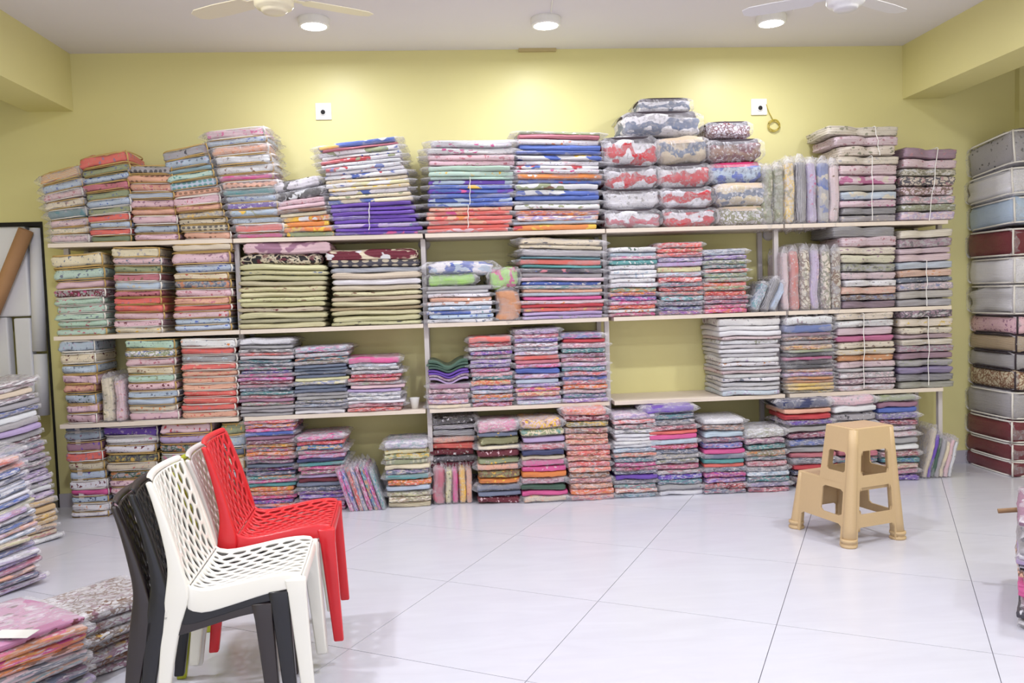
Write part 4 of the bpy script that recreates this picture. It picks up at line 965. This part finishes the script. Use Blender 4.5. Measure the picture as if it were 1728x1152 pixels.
# ================================================================== piles on the floor at either side
def pile(origin, ang, W, D, layers, heights, kind, name, lean=(0, 0), cls=None, sleeve=True, jx=.012, tiltx=0, coat=.75, roll=0):
    """origin: front-middle of the base; ang: direction of the front edge; lean: shift of the top"""
    L = parse(layers); tot = sum(l[0] for l in L); H_ = heights; z = 0; L = L[::-1]
    nm, cat = KIND[kind]; n = len(L)
    ex = Vector((math.cos(ang), math.sin(ang), 0)); ey = Vector((-math.sin(ang), math.cos(ang), 0))
    for i, (h, base, pat, mot, acc) in enumerate(L):
        t = h/tot*H_; f = z/H_
        c = Vector((*origin, 0))+ex*(lean[0]*f)+ey*(lean[1]*f+D/2)+ex*random.uniform(-jx, jx)+ey*random.uniform(0, jx*1.5)+Vector((0, 0, z))
        k = n-1-i
        cl = cls or ('thin' if t < .042 else ('thick' if t < .065 else 'layer'))
        desc = ('plain '+COLS[base][1]) if pat == 'P' else COLS[base][1]+' '+COLS[mot][1].replace(' ', '-')+'-'+PATN[pat]
        packet(nm, cat, cl, c, W*random.uniform(.97, 1.03), D, t*.99, (tiltx*f, -roll*min(1, .35+f)+random.gauss(0, .012), ang+random.gauss(0, .04)), base, pat, mot, acc or random.choice(ACC),
               f'{desc} {NOUN[kind]}, {"top one" if k == 0 else ("lowest" if k == n-1 else ordn(k)+" down")} in {name}', None, 2 if sleeve and (i % 2 == 0 or k < 2) else 0, None, coat)
        z += t
# far pile beside the niche: grey-violet packets over tan ones
pile((-2.62, -1.02), math.radians(52), .44, .34, 'whMmrdk:1 whMmvdk:1 crPgy:1 whMdkmr:1 gyPwh:1.1 gyMbldk:1 whPgy:1.2 gyPli:1.2 liPgy:1.2 gyPmv:1.1 gyMmrdk:1 slMgymv:1 mvMdkgy:1 dkMgyli:1 gyMmvdk:1 gyMlidk:1 liMdkgy:1 liMdkwh:1 gyMlidk:1 whPgy:1 liMdkgy:1.1 tnMbgye:1.3 tnPpe:1.2 tnMyebr:1.1 tnMbgye:1.1 tnMdkpe:1 bgMrotn:1 whPpk:.8', 1.0, 'sheet', 'the tall floor pile by the niche', lean=(-.04, .12), jx=.016, roll=.15)
pile((-3.17, -.83), math.radians(25), .5, .4, 'whMmrdk:1 gyPwh:1 whMmvdk:1 liPgy:1 gyMlidk:1 mvMdkgy:1 gyMdkmv:1 slMgymv:1 liMdkwh:1 gyMmvsl:1 gyPwh:1 liMgydk:1 peMbgbr:1 bgPpe:1', 1.0, 'sheet', 'the pile behind, against the niche frame', jx=.015, roll=.12, sleeve=False)
pile((-2.36, -1.98), math.radians(52), .62, .42, 'slMgyli:1 peMcopk:1.3 peMpkco:1 slMblwh:1 nvMslwh:1 whMslbl:1 slMlbwh:1 whPgy:.8 blMslgy:1 khMslgy:1 liMmvro:1 whMbksl:1 slMblgy:1 peMgyli:1 lbMslwh:1 khMbgmv:1 blMslmv:1 whMligy:1 puMlisl:1 mvMrogy:1 peMbrsl:1 slMdkmv:1 liMgymr:1', .66, 'sheet', 'the slanting pale floor pile', lean=(-.0, .1), jx=.02, roll=.2)
pile((-1.57, -3.27), math.radians(52), .62, .45, 'pmFmrli:1 peMorhp:1 hpMorye:1 orMpkdk:1 gyMslpk:1 gyMtlor:1 slMgymv:1 gyMbrye:1 gyMslli:1 slMdkgy:1', .30, 'sheet', 'the low pile topped with pink', jx=.012, coat=.75)
pile((-1.33, -2.82), math.radians(52), .40, .36, 'whCbrmv:1.3 whCmvbr:1.2 whCbrye:1.1 gyCbrmv:1.1 whCmvye:1.1 gyCbrmv:1 whCmvbr:1', .26, 'sheet', 'the blossom-print pile behind the chairs', cls='layer', jx=.012)
pile((2.47, -2.74), math.radians(-127), .62, .34, 'mvPdk:1 crFbr:1 nvPdk:1.4 gyPbg:1 whPbg:1 liPpu:.9 dkPbk:.8 peCbrwh:1 pkPwh:.8 hpBpkli:2.4 gySmv:1 dkFwh:1.2 gyPwh:1', .46, 'sheet', 'the floor pile at the picture edge', jx=.02)
# wooden stick lying on that pile
a, b_ = at(1684, 862, -2.52), at(1790, 855, -2.62)
bm = bmesh.new(); tube(bm, [a, b_], .011, 10); tag(bmobj('wooden_stick', bm, simple('raw_wood', (150, 118, 88), .7, .3, .1, 40)), 'short brown wooden stick poking out over the floor', 'stick')


# paper label on the low pink-topped pile, small wooden offcut by the chairs
p = at(24, 1068, Z=.315)
bm = bmesh.new(); box(bm, -.07, .07, -.035, .035, 0, .0015); o = bmobj('paper_label', bm, M_WHITE, None, False, (p.x, p.y, .312)); o.rotation_euler = (0, 0, math.radians(-8)); tag(o, 'small white paper label lying on the low pink-topped pile', 'paper label')
import re as _re
for o in bpy.data.objects:
    if o.get('label') and len(_re.findall(r"[A-Za-z0-9][A-Za-z0-9'-]*", o['label'])) > 15: print('LONG', len(o['label'].split()), o['label'])
